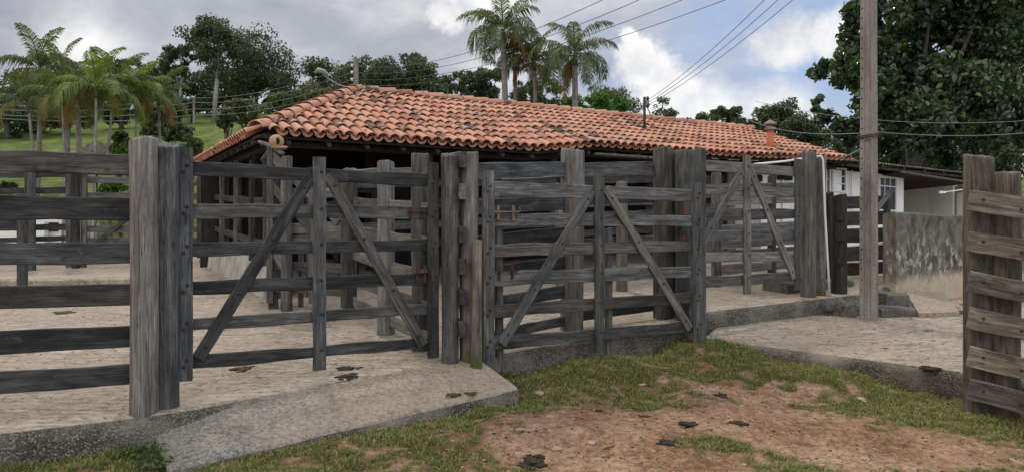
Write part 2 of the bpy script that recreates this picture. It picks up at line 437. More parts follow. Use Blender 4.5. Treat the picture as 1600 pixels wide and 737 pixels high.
def plank(name, p0, p1, h, t, m, parent, nrm, ragged=.006, taper=0.0, vary=0.0):
    p0, p1 = Vector(p0), Vector(p1); _seed[0] += 1
    v, f = plank_mesh((p1-p0).length, h, t, _seed[0], ragged, taper, vary=vary)
    return obj(name, v, f, m, parent, frame_mat(p0, p1-p0, nrm))

def post_mesh(H, w, d, e, seed, flare=.04, lean=0.0, split=None, notch=None):
    """long axis local Z; squarish (e large) or round (e=2) trunk, grooved, with a sawn uneven top"""
    rs = random.Random(seed); n = 28; stn = [0, .12, .3, .55, .85, 1.15, 1.5, 1.8, 2.1, 2.6, 3.2]
    stn = [s for s in stn if s < H-.12]+[H-.1, H-.02, H]
    o = rs.random()*90; v, f, sm = [], [], []
    cracks = [rs.uniform(0, 6.28) for _ in range(rs.randint(2, 4))]
    tx, ty = rs.uniform(-.05, .05), rs.uniform(-.12, .12)
    for i, z in enumerate(stn):
        top = i >= len(stn)-2
        for k in range(n):
            q = 2*math.pi*k/n; cx, sx = math.cos(q), math.sin(q)
            r = (abs(cx)**e+abs(sx)**e)**(-1/e)
            r *= 1+.07*mn.noise((cx*1.3+o, sx*1.3, z*.35))+.035*mn.noise((cx*4+o, sx*4, z*.8))+flare*max(0, 1-z/.5)
            for ca in cracks:
                dq = abs((q-ca+math.pi) % (2*math.pi)-math.pi)
                if dq < .16: r *= .93-.04*max(0, (z-H*.5))
            if i == len(stn)-1: r *= .955
            x, y = cx*r*w/2, sx*r*d/2
            zz = z+(tx*x/w*2+ty*y/d*2)*.25*(1 if z > H*.8 else 0)+(.012*mn.noise((x*30+o, y*30, 5)) if top else 0)
            v.append((x+lean*z+.008*mn.noise((z, o, 1)), y, zz))
    for i in range(len(stn)-1):
        for k in range(n):
            f.append((i*n+k, i*n+(k+1) % n, (i+1)*n+(k+1) % n, (i+1)*n+k)); sm.append(True)
    b = (len(stn)-1)*n; ctr = len(v)
    v.append((lean*H, 0, H-.008))
    for k in range(n): f.append((b+k, b+(k+1) % n, ctr)); sm.append(False)
    f.append(tuple(range(n))[::-1]); sm.append(False)
    return v, f, sm
def yard(x, y): return CZ-1.837+.0125*x+.0767*y
def low(x, y): return yard(x, y)-.22
def post(label, px, d, wpx, ytop, m, e=2.4, parent=None, sink=.25, floor=yard, depth=None, name='fence_post', group=None, seed=None, flare=.04, lean=0.0, rz=None, cat='post', zb=None):
    x = (px-800)/1200*d; wdt = wpx/1200*d
    zf = (floor(x, d) if callable(floor) else floor) if zb is None else zb
    zt = CZ+(368-ytop)/1200*d
    _seed[0] += 1
    v, f, sm = post_mesh(zt-zf+sink, wdt, depth or wdt, e, seed or _seed[0], flare, lean)
    rz = R(30) if rz is None else rz
    if e > 3: rz = rz
    W = Matrix.Translation((x, d, zf-sink)) @ Matrix.Rotation(rz, 4, 'Z')
    o = obj(name, v, f, m, parent, W, sm)
    if parent is None: tag(o, label, cat, group)
    return o
# ============================================================ TERRAIN
CP = [(-3.77, 5.65, -1.68), (-2.6, 5.9, -1.62), (-2.4, 5.3, -1.70), (-.9, 6.6, -1.60), (0, 7.2, -1.56), (.9, 8.5, -1.38), (2.4, 9.5, -1.30), (3.4, 8.75, -1.49), (4.64, 7.75, -1.675),
      (0, 5.2, -1.76), (3, 6, -1.80), (5.2, 6.2, -1.86), (8, 5, -1.95), (-6, 4, -1.80), (-3, 3, -1.86), (0, 2, -1.9), (4, 2, -1.95), (1.5, 7.3, -1.60), (3, 7.4, -1.70), (-.2, 7.75, -1.44), (-9, 2, -1.8), (12, 3, -2.0), (7, 6.2, -1.9)]
CPa = np.array(CP)
EDGE = [(-9.5, 3.1), (-6.5, 4.42), (-3.85, 5.55), (-2.95, 5.90), (-2.55, 6.12), (-1.6, 6.90), (-.42, 7.72), (-.07, 7.97), (.93, 8.63), (1.7, 9.12), (2.35, 9.75), (2.62, 10.24), (3.7, 10.79), (4.79, 11.33), (5.35, 11.62)]
E2 = EDGE+[(6.0, 12.3), (9, 14.2), (13, 15.6), (20, 18)]
LEDGE = [(2.42, 9.58), (3.3, 8.9), (4.64, 7.83), (6.2, 6.55), (9.0, 4.3)]    # front edge of the lower slab
def interp_poly(P, x):
    if x <= P[0][0]: return P[0][1]
    for a, b in zip(P, P[1:]):
        if x <= b[0]: return a[1]+(b[1]-a[1])*(x-a[0])/(b[0]-a[0])
    return P[-1][1]
def idw(x, y):
    d = (CPa[:, 0]-x)**2+(CPa[:, 1]-y)**2+.04
    w_ = d**-1.6
    return CZ+float((w_*CPa[:, 2]).sum()/w_.sum())
YB = 24.0
def hillz(x, y):
    u = x/max(y, 1)
    f = 1.0 if u < 0 else max(.5, 1-.85*u)
    f *= 1+.05*math.sin(x*.06+1)+.08*max(0, -u-.4)
    yy = y-YB
    if yy < 0: base = 0
    elif yy < 62: base = .236*yy+.6*mn.noise((x*.05, y*.05, 2))*min(1, yy/10)
    else: base = .236*62+.03*(yy-62)+.6*mn.noise((x*.05, y*.05, 2))
    return CZ-.28+base*f+.03*x*0
def G(x, y):
    z = idw(x, y)
    if y > 4: z += .03*mn.noise((x*.9, y*.9, 0))+.022*mn.noise((x*3.1, y*3.1, 4))+.014*mn.noise((x*8, y*8, 7))
    ye = interp_poly(E2, x)
    if y > ye+.12: z = min(z, yard(x, y)-.33)
    if x > 2.42:
        yl = interp_poly(LEDGE, x)
        if y > yl+.1: z = min(z, low(x, y)-.2)
    if y > 16:
        t = min(1, (y-16)/7.5); z = z*(1-t)+hillz(x, max(y, YB))*t if y < YB else hillz(x, y)
        if y < YB and y > 16: z = (yard(x, y)-.3)*(1-t)+(hillz(x, YB))*t
    return z
def axis(segs):
    out = []
    for a, b, st in segs:
        n = max(1, int(round((b-a)/st)))
        out += [a+(b-a)*i/n for i in range(n)]
    out.append(segs[-1][1]); return out
xs = axis([(-260, -60, 20), (-60, -20, 2.0), (-20, -5.5, .5), (-5.5, 7.5, .055), (7.5, 20, .6), (20, 60, 2.5), (60, 300, 24)])
ys = axis([(-60, -4, 8), (-4, 4.5, .7), (4.5, 9.8, .05), (9.8, 24, .6), (24, 110, 2.0), (110, 420, 22)])
def Gpix(px, py):
    d = 6.0
    for _ in range(30):
        x = (px-800)/1200*d; z = idw(x, d)
        d += ((CZ-z)*1200/(py-368)-d)*.5
    return (px-800)/1200*d, d
# bare earth patches (px, py, half-width m, half-depth m, weight)
BARE = [(Gpix(a, b), c, d, e) for a, b, c, d, e in [
    (900, 700, .80, .40, 1.15), (1020, 652, .85, .42, 1.1), (1150, 612, .62, .30, 1.1), (1280, 690, 1.3, .45, 1.1), (1420, 720, 1.2, .4, 1.1), (840, 655, .35, .25, .8), (1010, 715, .7, .3, 1.0),
    (1080, 655, .8, .3, .9), (1190, 640, .8, .35, 1.0), (1330, 655, .6, .22, .6), (620, 730, .5, .15, .6), (900, 622, .35, .2, .5), (1250, 615, .4, .2, .6)]]
TUFT = [(Gpix(a, b), c, d, e) for a, b, c, d, e in [(1130, 693, .42, .17, 1.6), (1060, 700, .2, .1, .9), (1235, 608, .12, .07, 1.2), (1238, 633, .13, .07, 1.0), (1410, 645, .6, .17, .7), (1350, 700, .3, .1, .3)]]
def grassmask(x, y):
    g = 1.0+.35*mn.noise((x*1.2, y*1.2, 9))
    for (cx, cy), rx, ry, wt in BARE:
        q = ((x-cx)/rx)**2+((y-cy)/ry)**2
        g -= wt*math.exp(-q*1.0)*1.15
    for (cx, cy), rx, ry, wt in TUFT:
        q = ((x-cx)/rx)**2+((y-cy)/ry)**2
        g += wt*math.exp(-q*1.2)
    g += .8*mn.noise((x*3.5, y*3.5, 2))+.75*mn.noise((x*8, y*8, 5))+.5*mn.noise((x*19, y*19, 8))
    return max(0, min(1, g))
V = []; ga = []; pa = []
for y in ys:
    for x in xs:
        V.append((x, y, G(x, y)))
        ga.append(grassmask(x, y) if -6 < x < 9 and 4 < y < 11 else .3+.5*(mn.noise((x, y, 0)) > 0))
        pa.append(min(1, max(0, (y-19)/3)))
nx = len(xs)
F = np.array([(j*nx+i, j*nx+i+1, (j+1)*nx+i+1, (j+1)*nx+i) for j in range(len(ys)-1) for i in range(nx-1)])
gr = obj('ground', np.array(V), F, M['ground'], None, None, True); tag(gr, kind='structure')
for nm, arr in (('grass', ga), ('pasture', pa)):
    at = gr.data.attributes.new(nm, 'FLOAT', 'POINT'); at.data.foreach_set('value', arr)

# upper yard slab with an irregular cast edge; second material on its vertical face
def slab(name, line, zfun, back, topm, facem, drop=.55, seed=0, wob=.02, nback=30, wear=.0):
    pts = []
    for a, b in zip(line, line[1:]):
        L = math.dist(a, b); n = max(1, int(L/.06)) if a[0] > -7 and a[0] < 9 else max(1, int(L/.6))
        pts += [(a[0]+(b[0]-a[0])*i/n, a[1]+(b[1]-a[1])*i/n) for i in range(n)]
    pts.append(line[-1]); v, f, mi = [], [], []
    m = len(pts)
    for i, (x, y) in enumerate(pts):
        w1 = wob*mn.noise((x*2.2, y*2.2, seed))+wob*.5*mn.noise((x*9, y*9, seed)); w2 = wob*1.2*mn.noise((x*3, y*3, seed+7))
        zz = zfun(x, y)
        v.append((x+w1*.3, y-.02+w2, zz-drop))
        v.append((x+w1*.3, y-.005+w2+w1*.5, zz-.10+.03*mn.noise((x*6, y*6, seed+3))))
        v.append((x+w1*.3, y+.02+w1+.012*mn.noise((x*15, y*9, 4)), zz-.03+.012*mn.noise((x*14, y*14, 3))))
        v.append((x+w1*.3, y+.09+w1*1.2+.03*mn.noise((x*5, y*9, 4)), zz-.002))
        for j in range(1, nback+1):
            s = (j/nback)**2.2
            bx, by = back(x, y); X = x+(bx-x)*s; Y = y+.10+w1*1.2+.03*mn.noise((x*5, y*9, 4))*(1-s)+(by-y)*s
            v.append((X, Y, zfun(X, Y)+.012*mn.noise((X*1.1, Y*1.1, seed))*min(1, s*20)))
    k = 4+nback
    for i in range(m-1):
        for j in range(k-1):
            f.append((i*k+j, (i+1)*k+j, (i+1)*k+j+1, i*k+j+1)); mi.append(1 if j < 3 else 0)
    o = obj(name, v, f, [topm, facem], None, None, True, mi); tag(o, kind='structure'); return o
slab('yard_paving', E2, yard, lambda x, y: (x*1.5-3, YB+.4), M['yard'], M['kerb'], seed=2)
slab('lower_paving', LEDGE, low, lambda x, y: (x*.62+3.8+.0*y, 15.0), M['yard'], M['kerb'], seed=5, wob=.014, nback=24)
# low kerb foot that runs from the corner of the lower slab
# concrete ramp in front of the first gate
A, B, C_, D, E = Vector((-2.52, 6.3, CZ-1.397)), Vector((-2.80, 6.02, CZ-1.56)), Vector((-2.42, 5.40, CZ-1.645)), Vector((.06, 7.2, CZ-1.425)), Vector((-.36, 7.80, CZ-1.235))
v, f, mi = [], [], []
n, m = 46, 14
for i in range(n+1):
    s = i/n
    for j in range(m+1):
        t = j/m
        back_ = A.lerp(E, s)
        if s < .12: back_ = B.lerp(A, s/.12).lerp(back_, s/.12) if s < .12 else back_
        p = C_.lerp(D, s).lerp(back_, t)
        p.z += .007*mn.noise((p.x*3, p.y*3, 1))+.004*mn.noise((p.x*9, p.y*9, 1))+(-.022-.012*mn.noise((p.x*8, 1, 1)) if j == 0 else 0)
        if j == 0: p.y += .02
        p.x += .008*mn.noise((p.x*4, p.y*4, 6)); p.y += (.014*mn.noise((p.x*3.3, p.y*3, 8))+.014*mn.noise((p.x*14, p.y*3, 8)))*(1-t)
        v.append(p)
k = m+1
for i in range(n):
    for j in range(m): f.append((i*k+j, (i+1)*k+j, (i+1)*k+j+1, i*k+j+1)); mi.append(0)
b0 = len(v)
ring = [i*k for i in range(n, -1, -1)]+[j for j in range(1, k)]
for q in ring: v.append(Vector(v[q])-Vector((0, -.015, .35)))
for a in range(len(ring)-1): f.append((ring[a], ring[a+1], b0+a+1, b0+a)); mi.append(1)
o = obj('concrete_ramp', v, f, [M['ramp'], M['kerb']], None, None, True, mi)
tag(o, 'worn grey concrete ramp slab lying on the grass before the left gate', 'ramp')

# ============================================================ FENCES AND GATES
NF = Vector((.537, -.844, 0))       # towards the camera, off the front line
bolt_me = None
def add_bolt(parent, p, nrm, r=.014):
    global bolt_me
    if bolt_me is None:
        b = MB(); b.tube([(0, 0, -.004), (0, 0, .007), (0, 0, .011)], [r, r, r*.6], 7)
        o = b.build('bolt', M['iron']); bolt_me = o.data; bpy.data.objects.remove(o)
    return link('bolt', bolt_me, parent, frame_mat(p, nrm, (0, 0, 1)))
def gate(name, label, A, B, rails, stiles, braces, m, group=None, rt=.032, st=.042, bt=.028, bolts=True, name_cat='gate', mats=None, th=.095):
    A, B = Vector((*A, 0)), Vector((*B, 0)); u = (B-A).normalized(); L = (B-A).length
    nr = Vector((u.y, -u.x, 0))
    P = lambda t, z, off=0: A+u*(t*L)+nr*off+Vector((0, 0, CZ+z))
    g = thing(name, label, 'gate', P(0, stiles[0][2]), group)
    for (z0, z1, h) in rails:
        plank('rail', P(-.01, z0+random.uniform(-.007, .007)), P(1.01, z1+random.uniform(-.007, .007)), h*random.uniform(.96, 1.06), rt, m, g, nr, .009)
    zt = {}
    for i, (t, ztop, zbot, wd) in enumerate(stiles):
        off = rt/2+st/2+.002
        s = plank('stile', P(t, zbot, off), P(t, ztop, off), wd, st, mats or m, g, nr, .004)
        if bolts:
            for (z0, z1, h) in rails:
                z = z0+(z1-z0)*t
                add_bolt(s, P(t+.012/L, z+.025, off+st/2), nr)
                if i == 0 or i == 2: add_bolt(s, P(t-.015/L, z-.03, off+st/2), nr)
    for (t0, z0, t1, z1) in braces:
        off = rt/2+bt/2+.002
        b = plank('brace', P(t0, z0, off), P(t1, z1, off), th, bt, mats or m, g, nr, .004)
        if bolts:
            for q in (.06, .36, .66, .94):
                add_bolt(b, P(t0+(t1-t0)*q, z0+(z1-z0)*q, off+bt/2), nr)
    return g, P, u, nr
# gate 1
g1, P1, u1, n1_ = gate('timber_gate', 'big left timber gate of six grey rails with V braces, above the concrete ramp', (-2.73, 6.4), (-.80, 7.63),
    [(.56, .555, .12), (.217, .225, .122), (-.107, -.085, .118), (-.43, -.415, .12), (-.74, -.725, .105), (-1.05, -1.06, .10)],
    [(0.0, .73, -1.20, .115), (.497, .715, -1.215, .118), (1.0, .725, -1.20, .115)],
    [(.462, .53, .045, -1.02), (.532, .56, .955, -1.07)], M['wood_dark'], th=.105)
def hasp(parent, P, t, z, nr, u, m, w=.17, h=.045, off=.03):
    b = MB()
    c = P(t, z, off)
    W = frame_mat(c, (0, 0, 1), nr)
    b.tube([(.012, -w/2, 0), (.012, w/2, 0)], .007, 6)
    for y in (-w*.32, w*.28): b.box((.008, y, -.01), (.012, .026, h*2.4+.03)); b.tube([(.012, y, h*.6), (.03, y, h*.2), (.03, y, -.01), (.012, y, -h*.3)], .004, 5)
    b.tube([(.012, w/2, 0), (.03, w/2+.01, .02), (.03, w/2, .05)], .006, 6)
    o = b.build('latch', m, parent, W); return o
hasp(g1, P1, .925, .235, n1_, u1, M['rust'], .2, .03, .02)
hasp(g1, P1, .945, -.36, n1_, u1, M['rust'], .14, .06, .02)
# gate 2
g2, P2, u2, n2_ = gate('timber_gate', 'middle weathered timber gate with V braces standing over the grass verge', (-.26, 7.77), (2.22, 9.31),
    [(.475, .49, .145), (.172, .175, .13), (-.14, -.12, .13), (-.438, -.42, .14), (-.765, -.74, .13), (-1.08, -1.085, .135)],
    [(0.0, .655, -1.275, .13), (.485, .65, -1.28, .125), (1.0, .645, -1.285, .14)],
    [(.455, .50, .055, -1.10), (.52, .52, .96, -1.11)], M['wood_mid'], th=.11)
hasp(g2, P2, .075, .245, n2_, u2, M['rust_pale'], .30, .05, .02)
hasp(g2, P2, .075, -.36, n2_, u2, M['rust'], .26, .05, .02)
for z in (.30, -.02):
    b = MB(); b.box((0, 0, 0), (.03, .05, .055)); b.build('red_clamp', plain((.12, .018, .014), .2, 5, .6), g2, Matrix.Translation(P2(.955, z, -.06)))
# gate 3
g3, P3, u3, n3_ = gate('timber_gate', 'pale grey timber gate beyond the step, between the three joined posts and the concrete pole', (2.33, 10.2), (4.22, 11.38),
    [(.94, .945, .145), (.62, .63, .14), (.31, .325, .13), (.0, .01, .14), (-.30, -.29, .13), (-.62, -.60, .13)],
    [(0.0, 1.12, -.80, .12), (.497, 1.12, -.81, .135), (.985, 1.13, -.79, .125)],
    [(.465, .93, .03, -.32), (.535, .93, .955, -.62)], M['wood_pale'], th=.115)

# the posts of the front line
post('pale split round post with smooth sawn top, left of the big left gate', 225, 6.12, 41, 220, M['wood_pale'], 2.3)
post('dark squared post with bolts, between pale round post and left gate', 261, 6.27, 34, 226, M['wood_dark'], 4.5, rz=R(8), flare=0)
post('tall gate post on the left gate latch side, ridged and grey', 703, 7.66, 26, 241, M['wood_mid'], 3.0, flare=.02)
pm = post('round mossy-footed post beside the latch post, with rail ends showing in its side', 733, 7.74, 28, 237, M['wood_moss'], 2.2)
post('short mossy post stub leaning on the round post, left of middle gate', 744, 7.58, 16, 378, M['wood_moss'], 3.2, rz=R(20), lean=.005)
post('tall thin squared post closing the right end of the middle gate', 1094, 9.42, 15, 230, M['wood_mid'], 5, rz=R(28), flare=0, floor=lambda x, y: CZ-1.30, sink=.2)
post('rightmost of three joined grey posts, behind the right end of the middle gate', 1070, 9.75, 27, 236, M['wood_dark'], 3, flare=.0)
post('middle of three joined grey posts behind the middle gate', 1052, 9.95, 17, 236, M['wood_mid'], 2.4)
post('widest and leftmost of the three joined posts behind the middle gate', 1036, 9.9, 29, 233, M['wood_mid'], 2.6)
post('stout isolated post with a knot seen behind the middle gate', 894, 9.22, 34, 234, M['wood_pale'], 2.5, flare=.02)
post('big pale ridged post hinging the far right gate beyond the step', 1263, 11.45, 22, 237, M['wood_pale'], 3.0, flare=.03)
post('dark round post with mossy foot and white pipe against it', 1281, 11.6, 18, 246, M['wood_moss'], 2.2, flare=.02)
ps = post('black notched short post left of the concrete pole', 1311, 11.75, 21, 305, M['wood_black'], 3, lean=.0)
for k, zz in enumerate((.5, .85, 1.15)):
    b = MB(); b.box((0, 0, 0), (.11, .05, .10))
    xw = (1311-800)/1200*11.75; b.build('notch_block', M['wood_black'], ps, Matrix.Translation((xw-.01, 11.75-.115, yard(xw, 11.75)+zz)))
# two small stakes behind the middle gate
post('slim stake in the grass behind the left end of middle gate', 780, 7.98, 13, 352, M['wood_pale'], 3, floor=lambda x, y: CZ-1.40, rz=R(20), name='stake', cat='stake')
post('slim stake behind the centre stile of the middle gate', 951, 8.72, 11, 356, M['wood_pale'], 3, floor=lambda x, y: CZ-1.35, rz=R(20), name='stake', cat='stake')

def rails_between(f, a, b, rels, hs, m, t=.035, zf=yard, nrm=None, over=0.0, jitter=.012):
    a, b = Vector((*a, 0)), Vector((*b, 0)); u = (b-a).normalized(); nr = nrm or Vector((u.y, -u.x, 0))
    a2, b2 = a-u*over, b+u*over
    for i, r in enumerate(rels):
        h = hs[i] if isinstance(hs, (list, tuple)) else hs
        j0, j1 = random.uniform(-jitter, jitter), random.uniform(-jitter, jitter)
        z0 = (r[0] if isinstance(r, tuple) else zf(a.x, a.y)+r)+j0
        z1 = (r[1] if isinstance(r, tuple) else zf(b.x, b.y)+r)+j1
        plank('rail', (a2.x, a2.y, z0), (b2.x, b2.y, z1), h, t, m, f, nr, .007)
# left foreground fence
fA = thing('board_fence', 'left foreground rail fence of six heavy dark boards ending in the pale round post', 'fence', (-4.5, 5.6, yard(-4.5, 5.6)))
a, b = (-6.0, 4.85), (-2.93, 6.2)
dA = Vector((b[0]-a[0], b[1]-a[1], 0)).normalized()
zs = [(.565, .16), (.215, .18), (-.135, .165), (-.465, .17), (-.80, .175), (-1.105, .165)]
for k, (z, h) in enumerate(zs):
    plank('rail', (a[0], a[1], CZ+z-.015*k*.0), (b[0], b[1], CZ+z), h, .045, M['wood_dark'], fA, Vector((dA.y, -dA.x, 0)), .006)
for t in (.03,):
    x, y = a[0]+(b[0]-a[0])*t, a[1]+(b[1]-a[1])*t+.15
    v, f, sm = post_mesh(2.3, .2, .2, 2.4, 901); obj('post', v, f, M['wood_pale'], fA, Matrix.Translation((x, y, yard(x, y)-.25)), sm)

def fence(label, line, rels, hs, m, posts=(), zf=yard, name='rail_fence', group=None, t=.035, off=.0):
    f = thing(name, label, 'fence', (line[0][0], line[0][1], zf(*line[0])), group)
    for a, b in zip(line, line[1:]): rails_between(f, a, b, rels, hs, m, t, zf, over=.02)
    for (x, y, w, h, mm) in posts:
        _seed[0] += 1; v, fc, sm = post_mesh(h+.25, w, w, 2.5, _seed[0])
        obj('post', v, fc, mm, f, Matrix.Translation((x, y, zf(x, y)-.25)), sm)
    return f
# fence running back from the gate posts (seen through the left gate)
fence('grey rail fence running back from the mid gate posts, seen through the left gate', [(-.86, 7.98), (-1.42, 9.0), (-2.15, 10.45)], [1.90, 1.52, 1.14, .80, .48, .17], [.11, .13, .15, .14, .13, .13], M['wood_pale'],
      [(-.98, 8.22, .19, 2.10, M['wood_mid']), (-1.49, 9.08, .20, 2.03, M['wood_pale']), (-2.22, 10.5, .19, 1.97, M['wood_mid'])])
# its rail ends poking beside the round post
fe = thing('rail_fence', 'short rail ends stacked in the slot between the two mid gate posts', 'fence', (-.60, 7.72, yard(-.6, 7.7)))
for k, z in enumerate((.845-.12, .845-.44, -.02, -.33, -.63, -.95)):
    plank('rail', (-.485, 7.585, CZ+z+.03), (-.62, 7.95, CZ+z+.05), .155, .07, M['wood_mid'], fe, (1, .35, 0), .004)
# fence behind middle gate
fence('heavy rail fence behind the middle gate joining the stout post and three posts', [(-.52, 7.98), (.76, 9.28)], [1.91, 1.53, 1.15, .82, .47, .13], [.185, .165, .16, .15, .15, .12], M['wood_dark'])
fence('three heavy rails between the stout post and the three joined posts', [(.76, 9.28), (1.95, 9.98)], [1.91, 1.55, .16], [.185, .14, .13], M['wood_dark'])
# fence in front of the shed
u_ = Vector((.862, .508, 0)); n_ = Vector((-.508, .862, 0)); CC = Vector((-3.78, 11.33, 0))
def S(s, w, z=0): q = CC+u_*s+n_*w; return Vector((q.x, q.y, z))
p_ = [S(1.0, .45), S(3.4, .45), S(5.8, .45), S(8.2, .45), S(10.2, .45)]
fence('long grey rail fence along the open front of the tiled shed', [(q.x, q.y) for q in p_], [1.75, 1.4, 1.05, .72], .14, M['wood_dark'],
      [(q.x, q.y-.1, .2, 2.0, M['wood_mid']) for q in p_])
# inner pen fence between shed and fences, seen through middle gate, and one behind gate 3
fence('inner pen fence of pale boards seen through the middle gate', [(-.3, 11.6), (1.7, 12.3), (3.0, 12.9)], [1.42, 1.12, .80], [.13, .13, .12], M['wood_mid'],
      [(-.3, 11.6, .2, 1.75, M['wood_pale']), (.75, 11.9, .17, 1.7, M['wood_pale']), (1.75, 12.25, .18, 1.72, M['wood_pale']), (3.0, 12.85, .18, 1.8, M['wood_pale'])])
fence('close-boarded pen fence seen through the far right gate', [(3.3, 12.55), (5.35, 13.55)], [1.62, 1.40, 1.12, .93, .70, .50, .28, .09], [.13, .17, .12, .17, .16, .15, .16, .13], M['wood_pale'],
      [(3.35, 12.6, .16, 1.85, M['wood_mid']), (4.45, 13.15, .14, 1.8, M['wood_mid']), (5.35, 13.6, .18, 1.9, M['wood_pale'])])
# dark fence behind the notched post
fd = fence('dark boarded fence behind the notched post and concrete pole', [(5.35, 13.35), (6.75, 13.75)], [1.32, 1.02, .72, .42, .14], [.22, .25, .25, .26, .22], M['wood_black'],
      [(6.62, 13.55, .11, 1.38, M['wood_black']), (5.5, 13.3, .12, 1.5, M['wood_black'])])
plank('brace', (6.30, 13.33, yard(6.3, 13.4)+1.15), (6.66, 13.42, yard(6.7, 13.5)+1.55), .08, .03, M['wood_mid'], fd, (.3, -.95, 0))
# small gate near the shed corner
g5, P5, u5, n5 = gate('chute_gate', 'small broken chute gate with crossed boards beside the shed corner post', (-3.45, 10.95), (-2.3, 10.75),
    [(.62, .6, .13), (.1, .12, .14), (-.1, .0, .14), (-.42, -.45, .13), (-.72, -.78, .13)], [(.02, 1.25, -.95, .10), (.55, .75, -.95, .08), (.97, .9, -1.0, .09)],
    [(.02, 1.15, .9, .2), (.0, .75, .6, .05), (.0, -.1, .35, -.7)], M['wood_pale'], bolts=False, th=.13)
post('leaning grey post under the shed corner holding up the mud nest', 427, 11.0, 15, 232, M['wood_mid'], 4, rz=R(20))
post('dark squat post beside the chute gate', 448, 10.8, 17, 246, M['wood_mid'], 3)
post('thin stake beside the chute gate', 470, 11.1, 8, 288, M['wood_mid'], 3, name='stake', cat='stake')

# left background pen
bf = [(-14.5, 16.2), (-11.6, 16.4), (-9.6, 16.7)]
fence('far back rail fence with six grey rails beyond the left foreground fence', bf, [2.02, 1.66, 1.30, .88, .62, .3], [.14, .13, .13, .14, .11, .12], M['wood_dark'],
      [(-10.35, 16.45, .17, 2.15, M['wood_dark']), (-12.5, 16.2, .17, 2.12, M['wood_dark'])])
g4, P4, u4, n4 = gate('pen_gate', 'far back pen gate with diagonal brace seen left of the pale round post', (-9.35, 16.8), (-7.1, 17.6),
    [(1.23, 1.22, .14), (.88, .9, .14), (.5, .5, .13), (.15, .15, .14), (-.1, -.1, .13), (-.35, -.35, .12)], [(.0, 1.4, -.55, .13), (.98, 1.35, -.5, .13)],
    [(.06, -.2, .55, .75), (.98, -.3, .56, .75)], M['wood_mid'], bolts=False)
post('tall dark post left of the far pen gate', 119, 16.55, 12, 258, M['wood_dark'], 3)
post('slimmer post touching the tall dark post of the far pen gate', 107, 16.7, 9, 262, M['wood_mid'], 3)
post('post on the hinge side of the far pen gate', 131, 16.7, 8, 260, M['wood_mid'], 4)
ps2 = post('short stepped post standing before the far back fence', 35, 12.5, 13, 303, M['wood_mid'], 5, rz=R(5), flare=0)
post('thin dark post behind the short stepped post', 49, 16.2, 12, 266, M['wood_dark'], 3)
fence('low rail fence near the short stepped post, left edge', [(-11.5, 12.2), (-7.97, 12.6)], [1.20, .62], [.11, .11], M['wood_dark'], [])
# fence along the left flank of the shed
q0, q1 = S(.25, 1.0), S(.25, 5.9)
# low trough platforms on the far yard
def curb(name, label, cat, cx, cy, sx, sy, h, rz, m, z=None, zt=yard):
    b = MB(); n = 12
    W = Matrix.Translation((cx, cy, (z if z is not None else zt(cx, cy)))) @ Matrix.Rotation(rz, 4, 'Z')
    v, f = [], []
    for i in range(n+1):
        x = -sx/2+sx*i/n
        for (yy, zz) in ((-sy/2, -.35), (-sy/2-.005, h-.03), (-sy/2+.03, h), (sy/2-.03, h), (sy/2, h-.03), (sy/2, -.35)):
            v.append((x, yy+.012*mn.noise((x*3+cx, yy, zz)), zz+.012*mn.noise((x*2.5+cx, yy, 3))))
    for i in range(n):
        for k in range(5): f.append((i*6+k, i*6+k+6, i*6+k+7, i*6+k+1))
    f.append((0, 1, 2, 3, 4, 5)); f.append(tuple(n*6+k for k in (5, 4, 3, 2, 1, 0)))
    b.add(v, f); o = b.build(name, m, None, W); tag(o, label, cat); return o
curb('concrete_platform', 'low pale concrete platform on the far yard, left', 'platform', -8.2, 14.2, 3.6, 1.5, .10, R(14), M['yard'])
curb('concrete_kerb', 'dark rough kerb block at far left of the yard', 'kerb', -10.6, 13.4, 2.6, .6, .16, R(8), M['kerb'])
curb('concrete_kerb', 'low concrete sill under the far right gate', 'kerb', 4.75, 12.3, 1.5, .5, .12, R(28), M['step'])
# low white wall far left
b = MB(); b.box((0, 0, .33), (9, .2, .78)); o = b.build('low_wall', M['white'], None, Matrix.Translation((-18.2, 22.6, yard(-17, 22.6)-.0))); tag(o, 'low whitewashed wall far behind the left back fence', 'wall')
cw = thing('white_hut', 'little whitewashed hut wall with a small dark opening far behind the back fence', 'hut', (-13.9, 23.2, yard(-13.9, 23.2)))
b = MB(); b.box((0, 0, .4), (1.7, .8, .9)); b.build('wall', M['white'], cw, Matrix.Translation((-13.7, 23.2, yard(-13.9, 23.2))))
b = MB(); b.box((0, 0, 0), (.28, .04, .26)); b.build('opening', M['dark'], cw, Matrix.Translation((-13.6, 22.79, yard(-13.9, 23.2)+.5)))

# steps, wall, rubble by the pole
curb('concrete_step', 'dark lower concrete step right of the concrete pole', 'step', 5.46, 11.17, .56, .5, .155, R(10), M['step'], z=CZ-1.18)
curb('concrete_step', 'upper concrete step against the mouldy wall end', 'step', 5.70, 11.75, .36, .62, .30, R(10), M['step'], z=CZ-1.16)
wl = MB()
def wallseg(b, a, c, z0, z1a, z1b, th):
    a, c = Vector(a), Vector(c); u = (c-a).normalized(); nn = Vector((-u.y, u.x)); n = 30; v, f = [], []
    for i in range(n+1):
        p = a+(c-a)*i/n; zt = z1a+(z1b-z1a)*i/n+.02*mn.noise((p.x*1.7, p.y, 0))
        for (o_, z) in ((0, z0), (0.0, zt-.02), (.02, zt), (th-.02, zt), (th, zt-.02), (th, z0)):
            q = p+nn*o_; v.append((q.x, q.y, z+.008*mn.noise((p.x*7, z, 4))))
    for i in range(n):
        for k in range(5): f.append((i*6+k, i*6+k+6, i*6+k+7, i*6+k+1))
    f.append((5, 4, 3, 2, 1, 0)); f.append(tuple(n*6+k for k in range(6)))
    b.add(v, f)
